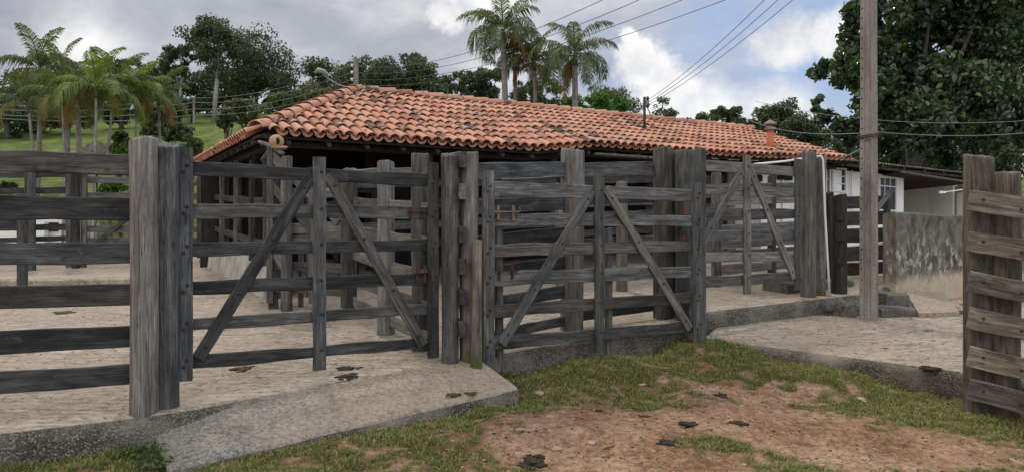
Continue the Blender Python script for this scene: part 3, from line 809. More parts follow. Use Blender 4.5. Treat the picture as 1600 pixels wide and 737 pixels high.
wallseg(wl, (6.12, 12.25), (7.4, 12.62), CZ-1.6, CZ+.385, CZ+.325, .2)
wallseg(wl, (7.4, 12.62), (13.5, 14.6), CZ-1.6, CZ+.325, CZ+.42, .2)
wallseg(wl, (6.30, 13.05), (6.085, 12.45), CZ-1.6, CZ+.37, CZ+.385, .2)
o = wl.build('garden_wall', M['wall'], None, None, True); tag(o, 'mould-blackened rendered wall with flaking whitewash right of the concrete pole', 'wall')
for p in o.data.polygons: p.use_smooth = False
sp = MB()
v = [W_(1414, 470, 12.2), W_(1474, 471, 12.13), W_(1499, 493, 10.93), W_(1436, 495, 10.87)]
v = [q+Vector((0, 0, a_)) for q, a_ in zip(v, (.17, .16, .06, .06))]
sp.add(v+[q-Vector((0, 0, .07)) for q in v], [(3, 2, 1, 0), (4, 5, 6, 7), (0, 1, 5, 4), (1, 2, 6, 5), (2, 3, 7, 6), (3, 0, 4, 7)])
o = sp.build('paving_slab', M['ramp']); tag(o, 'flat concrete slab tilted against the foot of the mouldy wall', 'slab')
def rock(rx, ry, rz_, seed, sub=2, amp=.25):
    import bmesh
    bm = bmesh.new(); bmesh.ops.create_icosphere(bm, subdivisions=sub, radius=1)
    v = []
    for q in bm.verts:
        c = q.co; k = 1+amp*mn.noise(c*1.3+Vector((seed*3.1, 0, 0)))+amp*.4*mn.noise(c*3.4+Vector((0, seed*1.7, 0)))
        v.append((c.x*rx*k, c.y*ry*k, c.z*rz_*k))
    f = [tuple(p.index for p in q.verts) for q in bm.faces]; bm.free(); return v, f
def rocko(name, label, cat, x, y, z, rx, ry, rz_, m, seed, group=None, sub=2, amp=.3):
    v, f = rock(rx, ry, rz_, seed, sub, amp)
    o = obj(name, v, f, m, None, Matrix.Translation((x, y, z)) @ Matrix.Rotation(seed*1.3, 4, 'Z'), False); tag(o, label, cat, group); return o
rocko('rubble_block', 'rough dark rubble block at the foot of the concrete pole, left side', 'rubble', 4.86, 11.15, CZ-1.10, .22, .2, .22, M['kerb'], 3, amp=.5, sub=3)
rocko('rubble_block', 'lump of broken concrete below the notched short post', 'rubble', 4.62, 11.25, CZ-1.08, .20, .18, .13, M['step'], 5, amp=.5, sub=3)
for k, (px, py, d, r, lb) in enumerate([(1490, 482, 11.5, .14, 'largest'), (1506, 488, 11.15, .11, 'rightmost'), (1496, 475, 11.9, .13, 'uppermost'), (1480, 474, 11.95, .10, 'leftmost small')]):
    q = W_(px, py, d); rocko('rubble_stone', lb+' stone in the rubble heap at the foot of the mouldy wall', 'stone', q.x, q.y, q.z+.02, r, r*.8, r*.5, M['stone_grey'] if k % 2 else M['stone'], 20+k, 'rubble stones at the wall foot')

# right foreground loading fence
rf = thing('loading_fence', 'pale brown sloping board fence on two thick posts at the right edge', 'fence', (4.6, 7.2, CZ-1.6))
for (px, wpx, yt, d, mm, sd_) in ((1529, 40, 243, 7.35, M['wood_brown'], 77), (1568, 44, 269, 7.30, M['wood_brown'], 78)):
    x = (px-800)/1200*d; zt = CZ+(368-yt)/1200*d; zb = CZ-1.95
    v, f, sm = post_mesh(zt-zb, wpx/1200*d, .22, 3.0, sd_, .0); obj('post', v, f, mm, rf, Matrix.Translation((x, d, zb)) @ Matrix.Rotation(R(5), 4, 'Z'), sm)
dir_ = Vector((.93, -.37, 0)).normalized(); nr_ = Vector((-.37, -.93, 0)).normalized()
for k, (y0, h0) in enumerate(((312, 32), (376, 33), (438, 33), (495, 33), (555, 33), (607, 34))):
    d0 = 7.17; p0 = W_(1513, y0, d0); L = 1.5
    p1 = p0+dir_*L; p1.z = p0.z-.235*L*(.75+.03*k)
    pl = plank('board', p0, p1, h0/1200*d0, .03, M['wood_brown'], rf, nr_, .008)
    for (q, dz) in ((.12, .02), (.42, -.02), (.52, .03)):
        add_bolt(pl, p0.lerp(p1, q/L*1.0)+nr_*.016+Vector((0, 0, dz)), nr_, .011)
stp = rocko('flat_stone', 'flat pale stone half sunk in the grass at the right edge', 'stone', 5.0, 7.0, G(5.0, 7.0)+.0, .35, .22, .06, M['stone'], 31, sub=3)
# ============================================================ TILED SHED
K = 1.03
SL = 13.9; SW = 6.28; HW = SW/2; HA = 2.60; ZR = 2.85
def zeave(s):
    pts = [(0, 1.525), (4.9, 1.545), (6.2, 1.70), (10, 1.70), (13.9, 1.81)]
    for a, b in zip(pts, pts[1:]):
        if s <= b[0]: return a[1]+(b[1]-a[1])*max(0, s-a[0])/(b[0]-a[0])
    return pts[-1][1]
def front(s, t): return S(s, t, CZ+zeave(s)+(ZR-zeave(s))*t/HW)
def back(s, t): return S(s, SW-t, CZ+zeave(s)+(ZR-zeave(s))*t/HW)
def leftp(wc, r): return S(r, wc, CZ+1.525+(ZR-1.525)*r/HA)
shed = thing('tiled_shed', 'long open cattle shed with orange clay tile hip roof behind the fences', 'shed', tuple(S(0, 0, yard(-3.8, 11.3))))
TV, TF, TS = [], [], []
def arc_tile(p0, p1, side, up, r0, r1, convex, soot, lift=0.0, seg=6, th=.014, sgrad=.28):
    """one half-round clay tile from p0 (low end) to p1 (high end)"""
    base = len(TV); ax = (p1-p0).normalized()
    for (p, r) in ((p0, r0), (p1, r1)):
        for rr in (r, r-th):
            for k in range(seg+1):
                q = math.pi*k/seg
                cc, ss = math.cos(q), math.sin(q)*(1 if convex else -1)
                TV.append(p+side*(cc*rr)+up*(ss*rr*.85+lift))
                TS.append(soot+(sgrad if p is p1 else 0))
    n = seg+1
    for k in range(seg):
        a, b = base+k, base+k+1
        TF.append((a, b, b+2*n, a+2*n) if convex else (a, a+2*n, b+2*n, b))
        TF.append((a+n, a+3*n, b+3*n, b+n) if convex else (a+n, b+n, b+3*n, a+3*n))
        TF.append((a, a+n, b+n, b))
    TF.append((base, base+2*n, base+3*n, base+n)); TF.append((base+seg, base+n+seg, base+3*n+seg, base+2*n+seg))
rt_ = random.Random(5)
def tile_face(fn, s0, s1, tmin, tmax, pitch, flip=False, ref=None):
    cols = int((s1-s0)/pitch)
    for i in range(cols):
        s = s0+(i+.5)*pitch
        t1 = tmax(s)
        if t1 < .25: continue
        exp = .37; nrow = max(1, int(math.ceil((t1-.02)/exp)))
        for j in range(nrow):
            ta = j*exp-.03; tb = min(ta+.45, t1)
            if tb-ta < .12: continue
            jit = rt_.gauss(0, .006)
            a = fn(s+jit, ta); b = fn(s+jit+rt_.gauss(0, .006), tb)
            side = (fn(s+.1, 0)-fn(s-.1, 0)); side.z = 0; side.normalize(); up = side.cross(b-a).normalized()
            if up.z < 0: up = -up
            a += up*(.028+rt_.gauss(0, .003)); b += up*.004
            soot = .25+.28*mn.noise((s*.5, ta*.6+3, 2))+rt_.gauss(0, .30)
            arc_tile(a+up*.03, b+up*.03, side, up, .088, .068, True, soot)
            # channel tile between two covers
            a2 = fn(s+pitch/2, ta-.02); b2 = fn(s+pitch/2, min(tb, max(ta+.1, tmax(s+pitch/2))))
            arc_tile(a2+up*.055, b2+up*.04, side, up, .082, .070, False, soot*.6+.32, seg=5)
pit = .188
tile_face(front, 0, SL, 0, lambda s: min(HW, HW*s/HA), pit)
tile_face(back, 0, SL, 0, lambda s: min(HW, HW*s/HA), pit)
tile_face(leftp, 0, SW, 0, lambda wv: HA*min(wv, SW-wv)/HW, pit)
obj('roof_tiles', TV, TF, M['tile'], shed, None, False)
ro = bpy.data.objects['roof_tiles']; ro.matrix_basis = WM[shed.name].inverted()
at = ro.data.attributes.new('soot', 'FLOAT', 'POINT'); at.data.foreach_set('value', TS)
TV, TF, TS = [], [], []
def ridge(p0, p1, up=Vector((0, 0, 1))):
    L = (p1-p0).length; n = int(L/.36)
    for i in range(n+1):
        a = p0+(p1-p0)*(i/(n+.3)); b = p0+(p1-p0)*min(1, (i+1.25)/(n+.3))
        ax = (b-a).normalized(); sd_ = ax.cross(up).normalized(); u2 = sd_.cross(ax).normalized()
        arc_tile(a+u2*(.055), b+u2*.03, sd_, u2, .125, .105, True, rt_.gauss(.2, .2), seg=8)
pk = front(HA, HW); re_ = front(SL-.02, HW)
ridge(re_+Vector((0, 0, .03)), pk+Vector((0, 0, .03)))
ridge(front(0, 0)+Vector((0, 0, .02)), pk+Vector((0, 0, .03)))
ridge(S(0, SW, CZ+1.525), pk+Vector((0, 0, .03)))
obj('ridge_tiles', TV, TF, M['tile'], shed); ro = bpy.data.objects['ridge_tiles']; ro.matrix_basis = WM[shed.name].inverted()
at = ro.data.attributes.new('soot', 'FLOAT', 'POINT'); at.data.foreach_set('value', TS)
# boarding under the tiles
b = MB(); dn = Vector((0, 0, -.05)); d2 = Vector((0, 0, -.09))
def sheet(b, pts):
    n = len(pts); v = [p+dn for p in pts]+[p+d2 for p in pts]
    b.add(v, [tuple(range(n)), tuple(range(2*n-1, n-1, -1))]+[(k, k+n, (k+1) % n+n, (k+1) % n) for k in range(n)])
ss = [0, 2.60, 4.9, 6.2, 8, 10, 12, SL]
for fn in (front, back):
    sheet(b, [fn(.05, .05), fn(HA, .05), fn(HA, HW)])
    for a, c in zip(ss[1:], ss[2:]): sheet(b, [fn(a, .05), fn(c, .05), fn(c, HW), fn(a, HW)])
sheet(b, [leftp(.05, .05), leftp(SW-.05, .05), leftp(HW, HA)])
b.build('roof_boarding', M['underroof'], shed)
b = MB()
for s in np.arange(.5, SL, .62):
    p0 = front(s, .03)-Vector((0, 0, .14)); p1 = front(s, min(HW, HW*s/HA))-Vector((0, 0, .14)); b.tube([p0, p1], .035, 5)
for wv in np.arange(.4, SW-.3, .55):
    b.tube([leftp(wv, .02)-Vector((0, 0, .14)), leftp(wv, HA*min(wv, SW-wv)/HW)-Vector((0, 0, .14))], .035, 5)
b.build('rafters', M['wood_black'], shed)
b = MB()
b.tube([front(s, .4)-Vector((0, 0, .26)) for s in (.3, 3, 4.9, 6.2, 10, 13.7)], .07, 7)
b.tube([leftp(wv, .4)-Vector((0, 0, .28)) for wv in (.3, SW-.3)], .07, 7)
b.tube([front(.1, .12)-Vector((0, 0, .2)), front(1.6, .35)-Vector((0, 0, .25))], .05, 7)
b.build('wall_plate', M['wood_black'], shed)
# fascia board of the raised eave
b = MB()
for (s0, s1) in ((6.2, 10.3),):
    a, c = front(s0, .0)-Vector((0, 0, .16)), front(s1, .0)-Vector((0, 0, .16))
    b.tube([a, c], .03, 5)
b.build('gutter_pole', M['wood_mid'], shed)
# posts of the shed
for (s, wv) in [(.45, .5), (3.0, .5), (5.6, .5), (8.3, .5), (10.2, .5), (.45, 2.0), (.45, 3.4), (.45, 4.8), (.45, 5.9), (3.0, 5.8), (6, 5.8)]:
    q = S(s, wv); zt = CZ+zeave(s)+.0; _seed[0] += 1
    v, f, sm = post_mesh(zt-yard(q.x, q.y)+.1, .17, .17, 2.4, _seed[0]); obj('post', v, f, M['wood_black'], shed, Matrix.Translation((q.x, q.y, yard(q.x, q.y)-.2)), sm)
# back wall and partition, added to keep light out; boards coloured dark as shade
def quadwall(b, a, c, z0, z1, th=.12):
    a, c = Vector(a), Vector(c); u = (c-a).normalized(); nn = Vector((-u.y, u.x, 0))*th
    v = []
    for p in (a, c):
        for o_ in (Vector((0, 0, 0)), nn):
            for z in (z0, z1): q = p+o_; v.append((q.x, q.y, z))
    b.add(v, [(0, 1, 5, 4), (2, 6, 7, 3), (0, 2, 3, 1), (4, 5, 7, 6), (1, 3, 7, 5), (0, 4, 6, 2)])
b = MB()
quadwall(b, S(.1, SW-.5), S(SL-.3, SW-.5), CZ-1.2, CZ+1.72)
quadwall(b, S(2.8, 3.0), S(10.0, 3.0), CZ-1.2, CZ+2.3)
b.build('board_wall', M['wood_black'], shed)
# whitewashed room at the right end, with its steel window
b = MB()
quadwall(b, S(10.4, .62), S(11.35, .62), CZ-.9, CZ+1.62)
b.build('grey_wall', plain((.30, .29, .27), .1, 3), shed)
b = MB()
quadwall(b, S(11.36, .60), S(13.55, .60), CZ+.30, CZ+1.66)
b.build('white_wall', M['white_shed'], shed)
b = MB()
quadwall(b, S(11.36, .60), S(13.55, .60), CZ-.9, CZ+.29)
quadwall(b, S(13.45, .72), S(13.45, SW-.6), CZ-.9, CZ+1.70)
quadwall(b, S(10.45, SW-.6), S(10.45, .75), CZ-.9, CZ+1.70)
b.build('lower_wall', M['white_shed'], shed)
uang = math.atan2(u_.y, u_.x)
def window(parent, c, wd, ht, rz, rows, colsn, off=.03):
    W = Matrix.Translation(c) @ Matrix.Rotation(rz, 4, 'Z')
    b = MB(); e = .035
    b.box((0, -off, ht/2), (wd+.06, .05, e)); b.box((0, -off, -ht/2), (wd+.10, .07, e))
    b.box((-wd/2, -off, 0), (e, .05, ht-e)); b.box((wd/2, -off, 0), (e, .05, ht-e))
    for k in range(1, rows): b.box((0, -off+.004, -ht/2+ht*k/rows), (wd-e, .03, .022))
    for k in range(1, colsn): b.box((-wd/2+wd*k/colsn, -off+.008, 0), (.024, .03, ht-e))
    fr = b.build('window', M['frame'], parent, W)
    g = MB(); g.box((0, -off+.02, 0), (wd-e, .008, ht-e)); g.build('pane', M['glass'], fr, W)
    return fr
cw_ = S(13.15-.42, .60)
# place the shed window where the photo shows it
def onwall(px, wv):     # s such that S(s, wv) projects to px
    u = (px-800)/1200; q0 = S(0, wv); return (u*q0.y-q0.x)/(u_.x-u*u_.y)
sw = onwall(1309, .6); q = S(sw, .6)
window(shed, (q.x, q.y, CZ+(368-281)/1200*q.y), .50, .56, uang, 3, 1)
for pxs in (1207, 1222, 1290, 1296, 1330):
    s_ = onwall(pxs, .58); q = S(s_, .56); b = MB(); b.box((0, 0, 0), (.035, .03, 1.3)); b.build('batten', M['white_shed'], shed, Matrix.Translation((q.x, q.y, CZ+.98)) @ Matrix.Rotation(uang, 4, 'Z'))
for (pxa, pxb, ya, yb) in ((1104, 1132, 264, 283), (1104, 1128, 292, 318), (1178, 1193, 273, 283), (1217, 1240, 273, 281)):
    s0, s1 = onwall(pxa, .5), onwall(pxb, .5); q = S((s0+s1)/2, .54); z0, z1 = [CZ+(368-y)/1200*q.y for y in (yb, ya)]
    b = MB(); b.box((0, 0, 0), (s1-s0, .03, z1-z0)); b.build('opening', M['dark'], shed, Matrix.Translation((q.x, q.y, (z0+z1)/2)) @ Matrix.Rotation(uang, 4, 'Z'))
# low concrete feeding trough along the left flank
b = MB(); a, c = S(.25, .55), S(.25, 6.3)
dv = (c-a); n = 24; v, f = [], []
for i in range(n+1):
    p = a+dv*i/n; zb = yard(p.x, p.y)
    for (o_, z) in ((0, -.4), (-.02, .0), (.03, .45), (.12, .50), (.22, .50), (.25, .40), (.25, -.4)):
        q = p+u_*o_; v.append((q.x, q.y, zb+z+.012*mn.noise((i*.6, o_*9, 2))))
for i in range(n):
    for k in range(6): f.append((i*7+k, i*7+k+7, i*7+k+8, i*7+k+1))
f.append((6, 5, 4, 3, 2, 1, 0)); f.append(tuple(n*7+k for k in range(7))); b.add(v, f)
o = b.build('trough_wall', plain((.36, .35, .31), .35, 2.5, grime=(.10, .10, .085)), None); tag(o, 'low stained concrete trough wall along the left flank of the tiled shed', 'trough')
for p in o.data.polygons: p.use_smooth = False
ff = thing('flank_fence', 'dark stall posts and rails standing on the trough wall at the shed flank', 'fence', tuple(S(.38, 1, CZ-.6)))
rails_between(ff, S(.38, .9), S(.38, 6.2), [.80, 1.48], .12, M['wood_black'])
for px in (315, 333, 349, 372, 396, 418):
    u = (px-800)/1200; q0 = S(.38, 0); wv = (u*q0.y-q0.x)/(n_.x-u*n_.y); q = S(.38, wv); _seed[0] += 1
    v, f, sm = post_mesh(2.0, .15, .15, 2.5, _seed[0]); obj('post', v, f, M['wood_dark'], ff, Matrix.Translation((q.x, q.y, yard(q.x, q.y)+.2)), sm)
# inner stall rails deep inside the shed, catching light from the far side
fence('row of grey stall rails deep inside the tiled shed', [tuple(S(2.3, 1.2))[:2], tuple(S(2.3, 5.6))[:2]], [.5, .9, 1.3, 1.65], .13, M['wood_black'], [(S(2.3, w_).x, S(2.3, w_).y, .14, 2.0, M['wood_dark']) for w_ in (1.2, 2.3, 3.4, 4.5, 5.6)])

# mud nest on its log
lg = MB(); a, c = W_(404, 221, 11.05), W_(443, 240, 10.85)
lg.tube([a, a.lerp(c, .35)+Vector((0, 0, .015)), a.lerp(c, .7), c], [.022, .03, .033, .03], 9)
lg.tube([W_(428, 224, 11.0), W_(410, 250, 11.2)], [.03, .03], 7)
o = lg.build('log_bracket', M['wood_pale'], None, None, True); tag(o, 'short pale log bracket under the shed corner carrying the mud nest', 'log')
q = W_(432, 221, 10.9)
nest = thing('bird_nest', 'round ochre mud oven nest with a dark entrance on the log at the shed corner', 'nest', (q.x, q.y, q.z-.085))
v, f = rock(.105, .10, .10, 4, 3, .06); obj('dome', v, f, M['mud'], nest, Matrix.Translation(q), True)
v, f = rock(.028, .012, .05, 9, 2, .05); obj('entrance', v, f, M['dark'], nest, Matrix.Translation((q.x+.045, q.y-.088, q.z)), True)
v, f = rock(.12, .09, .03, 14, 2, .3); obj('base', v, f, M['mud'], nest, Matrix.Translation((q.x+.04, q.y, q.z-.085)) , True)

# things on the roof
def roofpoint(px, t, ds=0):
    q0 = front(0, t); u = (px-800)/1200; s = (u*q0.y-q0.x)/(u_.x-u*u_.y)+ds; return front(s, t)
q = roofpoint(1203.5, .55)
ch = thing('chimney_pipe', 'orange clay chimney pipe with grey cowl on the front slope of the tiled roof', 'chimney', tuple(q))
b = MB(); b.tube([q-Vector((0, 0, .25)), q+Vector((0, 0, .52))], .085, 14); b.build('pipe', M['chimney'], ch, None, True)
b = MB(); b.tube([q+Vector((0, 0, .50)), q+Vector((0, 0, .55))], [.13, .13], 14); b.tube([q+Vector((0, 0, .55)), q+Vector((0, 0, .62))], .07, 10); b.tube([q+Vector((0, 0, .62)), q+Vector((0, 0, .65)), q+Vector((0, 0, .73))], [.15, .14, .02], 14)
b.build('cowl', M['pole'], ch)
q = roofpoint(1007, 1.55)
ms = thing('roof_mast', 'thin dark mast with insulators carrying three wires on the tiled roof', 'mast', tuple(q))
b = MB(); b.tube([q-Vector((0, 0, .1)), q+Vector((0, 0, .82))], .03, 8); b.build('mast', M['wood_dark'], ms, None, True)
MT = q+Vector((0, 0, .7))
for k in range(2):
    c = q+Vector((.07, 0, .78-.16*k)); b = MB(); b.tube([c-Vector((0, 0, .05)), c, c+Vector((0, 0, .05))], [.02, .04, .02], 9); b.tube([c, c-Vector((.08, 0, 0))], .01, 5); b.build('insulator', M['iron'], ms)
b = MB(); b.add(*rock(.12, .12, .04, 3, 2)); b.build('mortar_foot', M['white'], ms, Matrix.Translation(q+Vector((0, 0, .03))))
b = MB(); p0 = pk+Vector((-.05, .05, .05)); b.tube([p0, p0+Vector((-.05, 0, .06)), p0+Vector((-.13, 0, .17)), p0+Vector((-.16, 0, .30))], .018, 6)
o = b.build('bent_pipe', M['rust'], None, None, True); tag(o, 'short bent rusty pipe sticking up at the left peak of the tiled roof', 'pipe')
# white pipe along the far right gate
b = MB(); pa_ = W_(1172, 257, 11.5); pb_ = W_(1283, 244, 11.42)
b.tube([pa_, pa_.lerp(pb_, .5)+Vector((0, 0, -.012)), pb_+Vector((-.05, 0, 0)), pb_, W_(1286, 250, 11.42), W_(1289, 330, 11.42), W_(1294, 420, 11.42), W_(1296, 462, 11.42)], .016, 7)
o = b.build('white_conduit', M['pvc'], None, None, True); tag(o, 'thin white plastic pipe bent over the post right of the far right gate', 'pipe')

# ============================================================ WHITE FARMHOUSE
fh = thing('farmhouse', 'low whitewashed farmhouse with grey corrugated roof behind the mouldy wall', 'house', (8.4, 19.2, CZ-.8))
e0, e1 = Vector((8.15, 18.35, 0)), Vector((12.9, 21.9, 0)); uf = (e1-e0).normalized(); nf = Vector((-uf.y, uf.x, 0)); LF = 9.5
def H(s, wv, z=0): q = e0+uf*s+nf*wv; return Vector((q.x, q.y, z))
fang = math.atan2(uf.y, uf.x)
def onf(px, wv): u = (px-800)/1200; q0 = H(0, wv); return (u*q0.y-q0.x)/(uf.x-u*uf.y)
sp_ = onf(1412, .55)
b = MB()
quadwall(b, H(.1, .55), H(sp_, .55), CZ-1.2, CZ+1.62, .15)
quadwall(b, H(sp_, .72), H(sp_, 3.8), CZ-1.2, CZ+1.62, .15)
quadwall(b, H(sp_-.4, 3.8), H(LF, 3.8), CZ-1.2, CZ+1.66, .15)
quadwall(b, H(LF-2.3, .8), H(LF-2.3, 3.8), CZ-1.2, CZ+1.62, .15)
quadwall(b, H(LF, .8), H(LF, 3.8), CZ-1.2, CZ+1.62, .15)
b.build('wall', M['white'], fh)
s5 = onf(1506, .55); b = MB(); b.box((0, 0, 0), (.20, .20, 1.9)); q = H(s5, .6); b.build('pillar', M['white'], fh, Matrix.Translation((q.x, q.y, CZ+.35)) @ Matrix.Rotation(fang, 4, 'Z'))
b = MB(); v, f = [], []; n = 210
for i in range(n+1):
    s = -.35+(LF+.6)*i/n; dz = .022*math.cos(i*math.pi*.5*1.3)
    for (wv, z) in ((-.02, 1.80), (5.0, 2.05)):
        q = H(s, wv, CZ+z+dz); v.append(q); v.append(q-Vector((0, 0, .012)))
for i in range(n):
    a = i*4; f += [(a, a+4, a+6, a+2), (a+1, a+3, a+7, a+5), (a, a+1, a+5, a+4)]
b.add(v, f); b.build('roof', M['fibro'], fh)
b = MB()
for s in np.arange(.3, LF, 1.1): b.tube([H(s, .0, CZ+1.74), H(s, 2.3, CZ+1.86)], .035, 5)
b.tube([H(-.1, .12, CZ+1.70), H(LF, .12, CZ+1.70)], .04, 6); b.build('roof_beams', M['wood_black'], fh)
a, c = onf(1405, .1), onf(1512, .1)
b = MB(); pA, pB = H(a, .06, CZ+1.655), H(c, .06, CZ+1.545); b.tube([pA, pB], .035, 6); b.build('porch_beam', M['wood_pale'], fh)
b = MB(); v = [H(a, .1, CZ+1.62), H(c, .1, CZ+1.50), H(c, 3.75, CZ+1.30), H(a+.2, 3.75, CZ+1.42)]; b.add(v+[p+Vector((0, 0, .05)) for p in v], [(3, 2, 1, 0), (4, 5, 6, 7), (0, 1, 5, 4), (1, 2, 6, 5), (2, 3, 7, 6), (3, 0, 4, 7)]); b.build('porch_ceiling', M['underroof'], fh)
sw = onf(1385, .55); q = H(sw, .55); window(fh, (q.x, q.y, CZ+(368-303)/1200*q.y), .86, .86, fang, 1, 3)
b = MB(); W = Matrix.Translation((q.x, q.y, CZ+(368-291)/1200*q.y)) @ Matrix.Rotation(fang, 4, 'Z'); b.box((0, -.05, 0), (.86, .03, .03)); b.build('window_transom', M['frame'], fh, W)
q = W_(1475, 300, 20.6); pl_ = thing('porch_lamp', 'small white lamp on a bracket under the dark farmhouse porch', 'lamp', tuple(q)); b = MB(); b.tube([q, q+Vector((.9, .25, .12))], .015, 5); b.build('bracket', M['pvc'], pl_)
b = MB(); b.box((-.05, 0, 0), (.16, .07, .06)); b.build('lamp_head', M['pvc'], pl_, Matrix.Translation(q))

# ============================================================ CONCRETE POLE, UTILITY POLE, WIRES
px_ = (1357.5-800)/1200*10.75; zf = CZ-1.165
cp = thing('concrete_pole', 'tall square concrete power pole with bolt holes, its top above the view', 'utility pole', (px_, 10.75, zf))
Wp = Matrix.Translation((px_, 10.75, zf)) @ Matrix.Rotation(R(-38), 4, 'Z')
b = MB(); v, f = [], []; Hh = 7.5
def hsec(z):
    k = 1-.028*z; w2, d2 = .105*k, .085*k; rc = .022 if 2.62 < z or z < 2.50 else .0; g = .05*k
    return [(-w2, -d2), (-g, -d2), (-g+.01, -d2+rc), (g-.01, -d2+rc), (g, -d2), (w2, -d2), (w2, d2), (g, d2), (g-.01, d2-rc), (-g+.01, d2-rc), (-g, d2), (-w2, d2)]
zz_ = [-.4, 0, .6, 1.5, 2.49, 2.51, 2.61, 2.63, 3.5, 4.5, 5.5, 6.5, Hh]
for z in zz_:
    for (x, y) in hsec(z): v.append((x, y, z))
for i in range(len(zz_)-1):
    for k in range(12): f.append((i*12+k, i*12+(k+1) % 12, i*12+12+(k+1) % 12, i*12+12+k))
f.append(tuple(range(12))[::-1]); f.append(tuple((len(zz_)-1)*12+k for k in range(12)))
b.add(v, f); b.build('shaft', M['pole'], cp, Wp)
hb = MB(); hb.tube([(0, 0, 0), (0, 0, .004)], .011, 8); ho = None
z = .35; k = 0
while z < 6.6:
    for face in (0, 1):
        kk = 1-.028*z
        loc = Vector((.106*kk-.003, 0, z)) if face == 0 else Vector((-.078*kk, -.086*kk+.003, z+.07))
        nrm = Vector((1, 0, 0)) if face == 0 else Vector((0, -1, 0))
        Wh = Wp @ frame_mat(loc, nrm, (0, 0, 1))
        if k < 90:
            if ho is None: o = obj('bolt_hole', hb.v, hb.f, M['dark'], cp, Wh); ho = o.data
            else: o = link('bolt_hole', ho, cp, Wh)
            k += 1
    z += .14
b = MB(); zc = (498-215)/1200*10.75
for dz in (0, .025): b.tube([(c_*.125*math.cos(0)+0, s_*.105, zc+dz+.01*c_) for c_, s_ in [(1, 1), (1, -1), (-1, -1), (-1, 1), (1, 1)]], .009, 6)
b.build('strap', M['rust'], cp, Wp)
def wire(name, label, p0, p1, sag=.3, r=.008, m='wire', group=None, n=18):
    pts = [p0.lerp(p1, i/n)-Vector((0, 0, sag*4*(i/n)*(1-i/n))) for i in range(n+1)]
    b = MB(); b.tube(pts, r, 5); o = b.build(name, M[m], None, None, True); tag(o, label, 'wire', group); return o
dU = 30
up_ = W_(556, 92, dU); ub = Vector((up_.x, up_.y, CZ-.2))
us = thing('utility_pole', 'grey concrete street pole with four wires and a curved lamp arm behind the tiled roof', 'utility pole', tuple(ub))
b = MB(); b.tube([ub-Vector((0, 0, 1)), up_], [.15, .10], 8); b.build('shaft', M['pole'], us)
b = MB(); p0 = W_(551, 138, dU); b.tube([p0, W_(530, 133, dU), W_(515, 124, dU), W_(505, 116, dU)], .03, 6); b.build('lamp_arm', M['wire'], us)
b = MB(); b.tube([W_(512, 119, dU), W_(507, 112, dU), W_(497, 110, dU), W_(491, 114, dU)], [.05, .10, .12, .04], 8); b.build('lamp_head', M['wire'], us, None, True)
for k, y in enumerate((102, 113, 124, 134)):
    b = MB(); c = W_(550, y, dU-.1); b.tube([c-Vector((0, 0, .06)), c, c+Vector((0, 0, .06))], [.03, .06, .03], 8); b.build('insulator', M['frame'], us)
ordn = ['topmost', 'second', 'third', 'lowest']
for k, (y0, x1) in enumerate(((102, 925), (113, 985), (124, 1055), (134, 1125))):
    p0 = W_(550, y0, dU-.1); p1 = W_(x1+45, -14, 15+k*.0)
    wire('power_line', ordn[k]+' of four power lines rising right from the street pole across the palms', p0, p1, .55, .007, 'wire_dark', 'four power lines right of the street pole')
    p2 = W_(303, (153, 160, 170, 179)[k], 38)
    wire('power_line', ordn[k]+' of four power lines running left from the street pole over the pasture', p0, p2, .35, .010, 'wire', 'four power lines left of the street pole')
cpx = W_(303, 152, 38); b = MB(); b.tube([Vector((cpx.x, cpx.y, cpx.z-1.3)), cpx], .06, 6); o = b.build('concrete_stake', M['pole']); tag(o, 'pale concrete wire post standing on the green pasture', 'post')
for k, y in enumerate((162, 168, 176, 181)):
    wire('power_line', ordn[k]+' of four wires crossing the left palms from the pale pasture post', W_(303, (153, 160, 170, 179)[k], 38), W_(-60, y if k else 161, 30-2*k), .25, .012, 'wire', 'wires crossing the left palms')
for k, (x0, y0, x1) in enumerate(((1012, 150, 1192), (1014, 155, 1215), (1016, 160, 1240))):
    q0 = Vector((MT.x+.09, MT.y, MT.z+.06-.06*k)); wire('service_wire', ['left', 'middle', 'right'][k]+' wire of three climbing from the roof mast to the upper right', q0, W_(x1+22, -20, 11.3), .10, .005, 'wire_dark', 'three wires above the roof mast')
hz_ = W_(1371, 206, 10.7)
wire('service_wire', 'upper level wire passing the concrete pole and crossing the big tree', W_(1180, 158, 15), W_(1660, 184, 12), .22, .0045, 'wire')
wire('service_wire', 'lower level wire strapped to the concrete pole, running right over the big tree', hz_, W_(1670, 200, 11.5), .08, .005, 'wire')
wire('service_wire', 'lower level wire running left from the concrete pole strap over the far trees', W_(1345, 208, 10.7), W_(1150, 176, 22), .2, .006, 'wire')
wire('stay_wire', 'thin stay wire slanting down left of the concrete pole to the tiled roof', W_(1346, 232, 10.8), W_(1312, 246, 17.5), .02, .01, 'wire')
wire('stay_wire', 'thin slanting wire from the farmhouse eave up through the big tree', W_(1372, 250, 18), W_(1500, 165, 14), .08, .007, 'wire_dark')
wire('tie_wire', 'thin pale wire from the mid posts to the stout isolated post', W_(784, 279, 8.3), W_(878, 274, 9.1), .01, .006, 'wire')

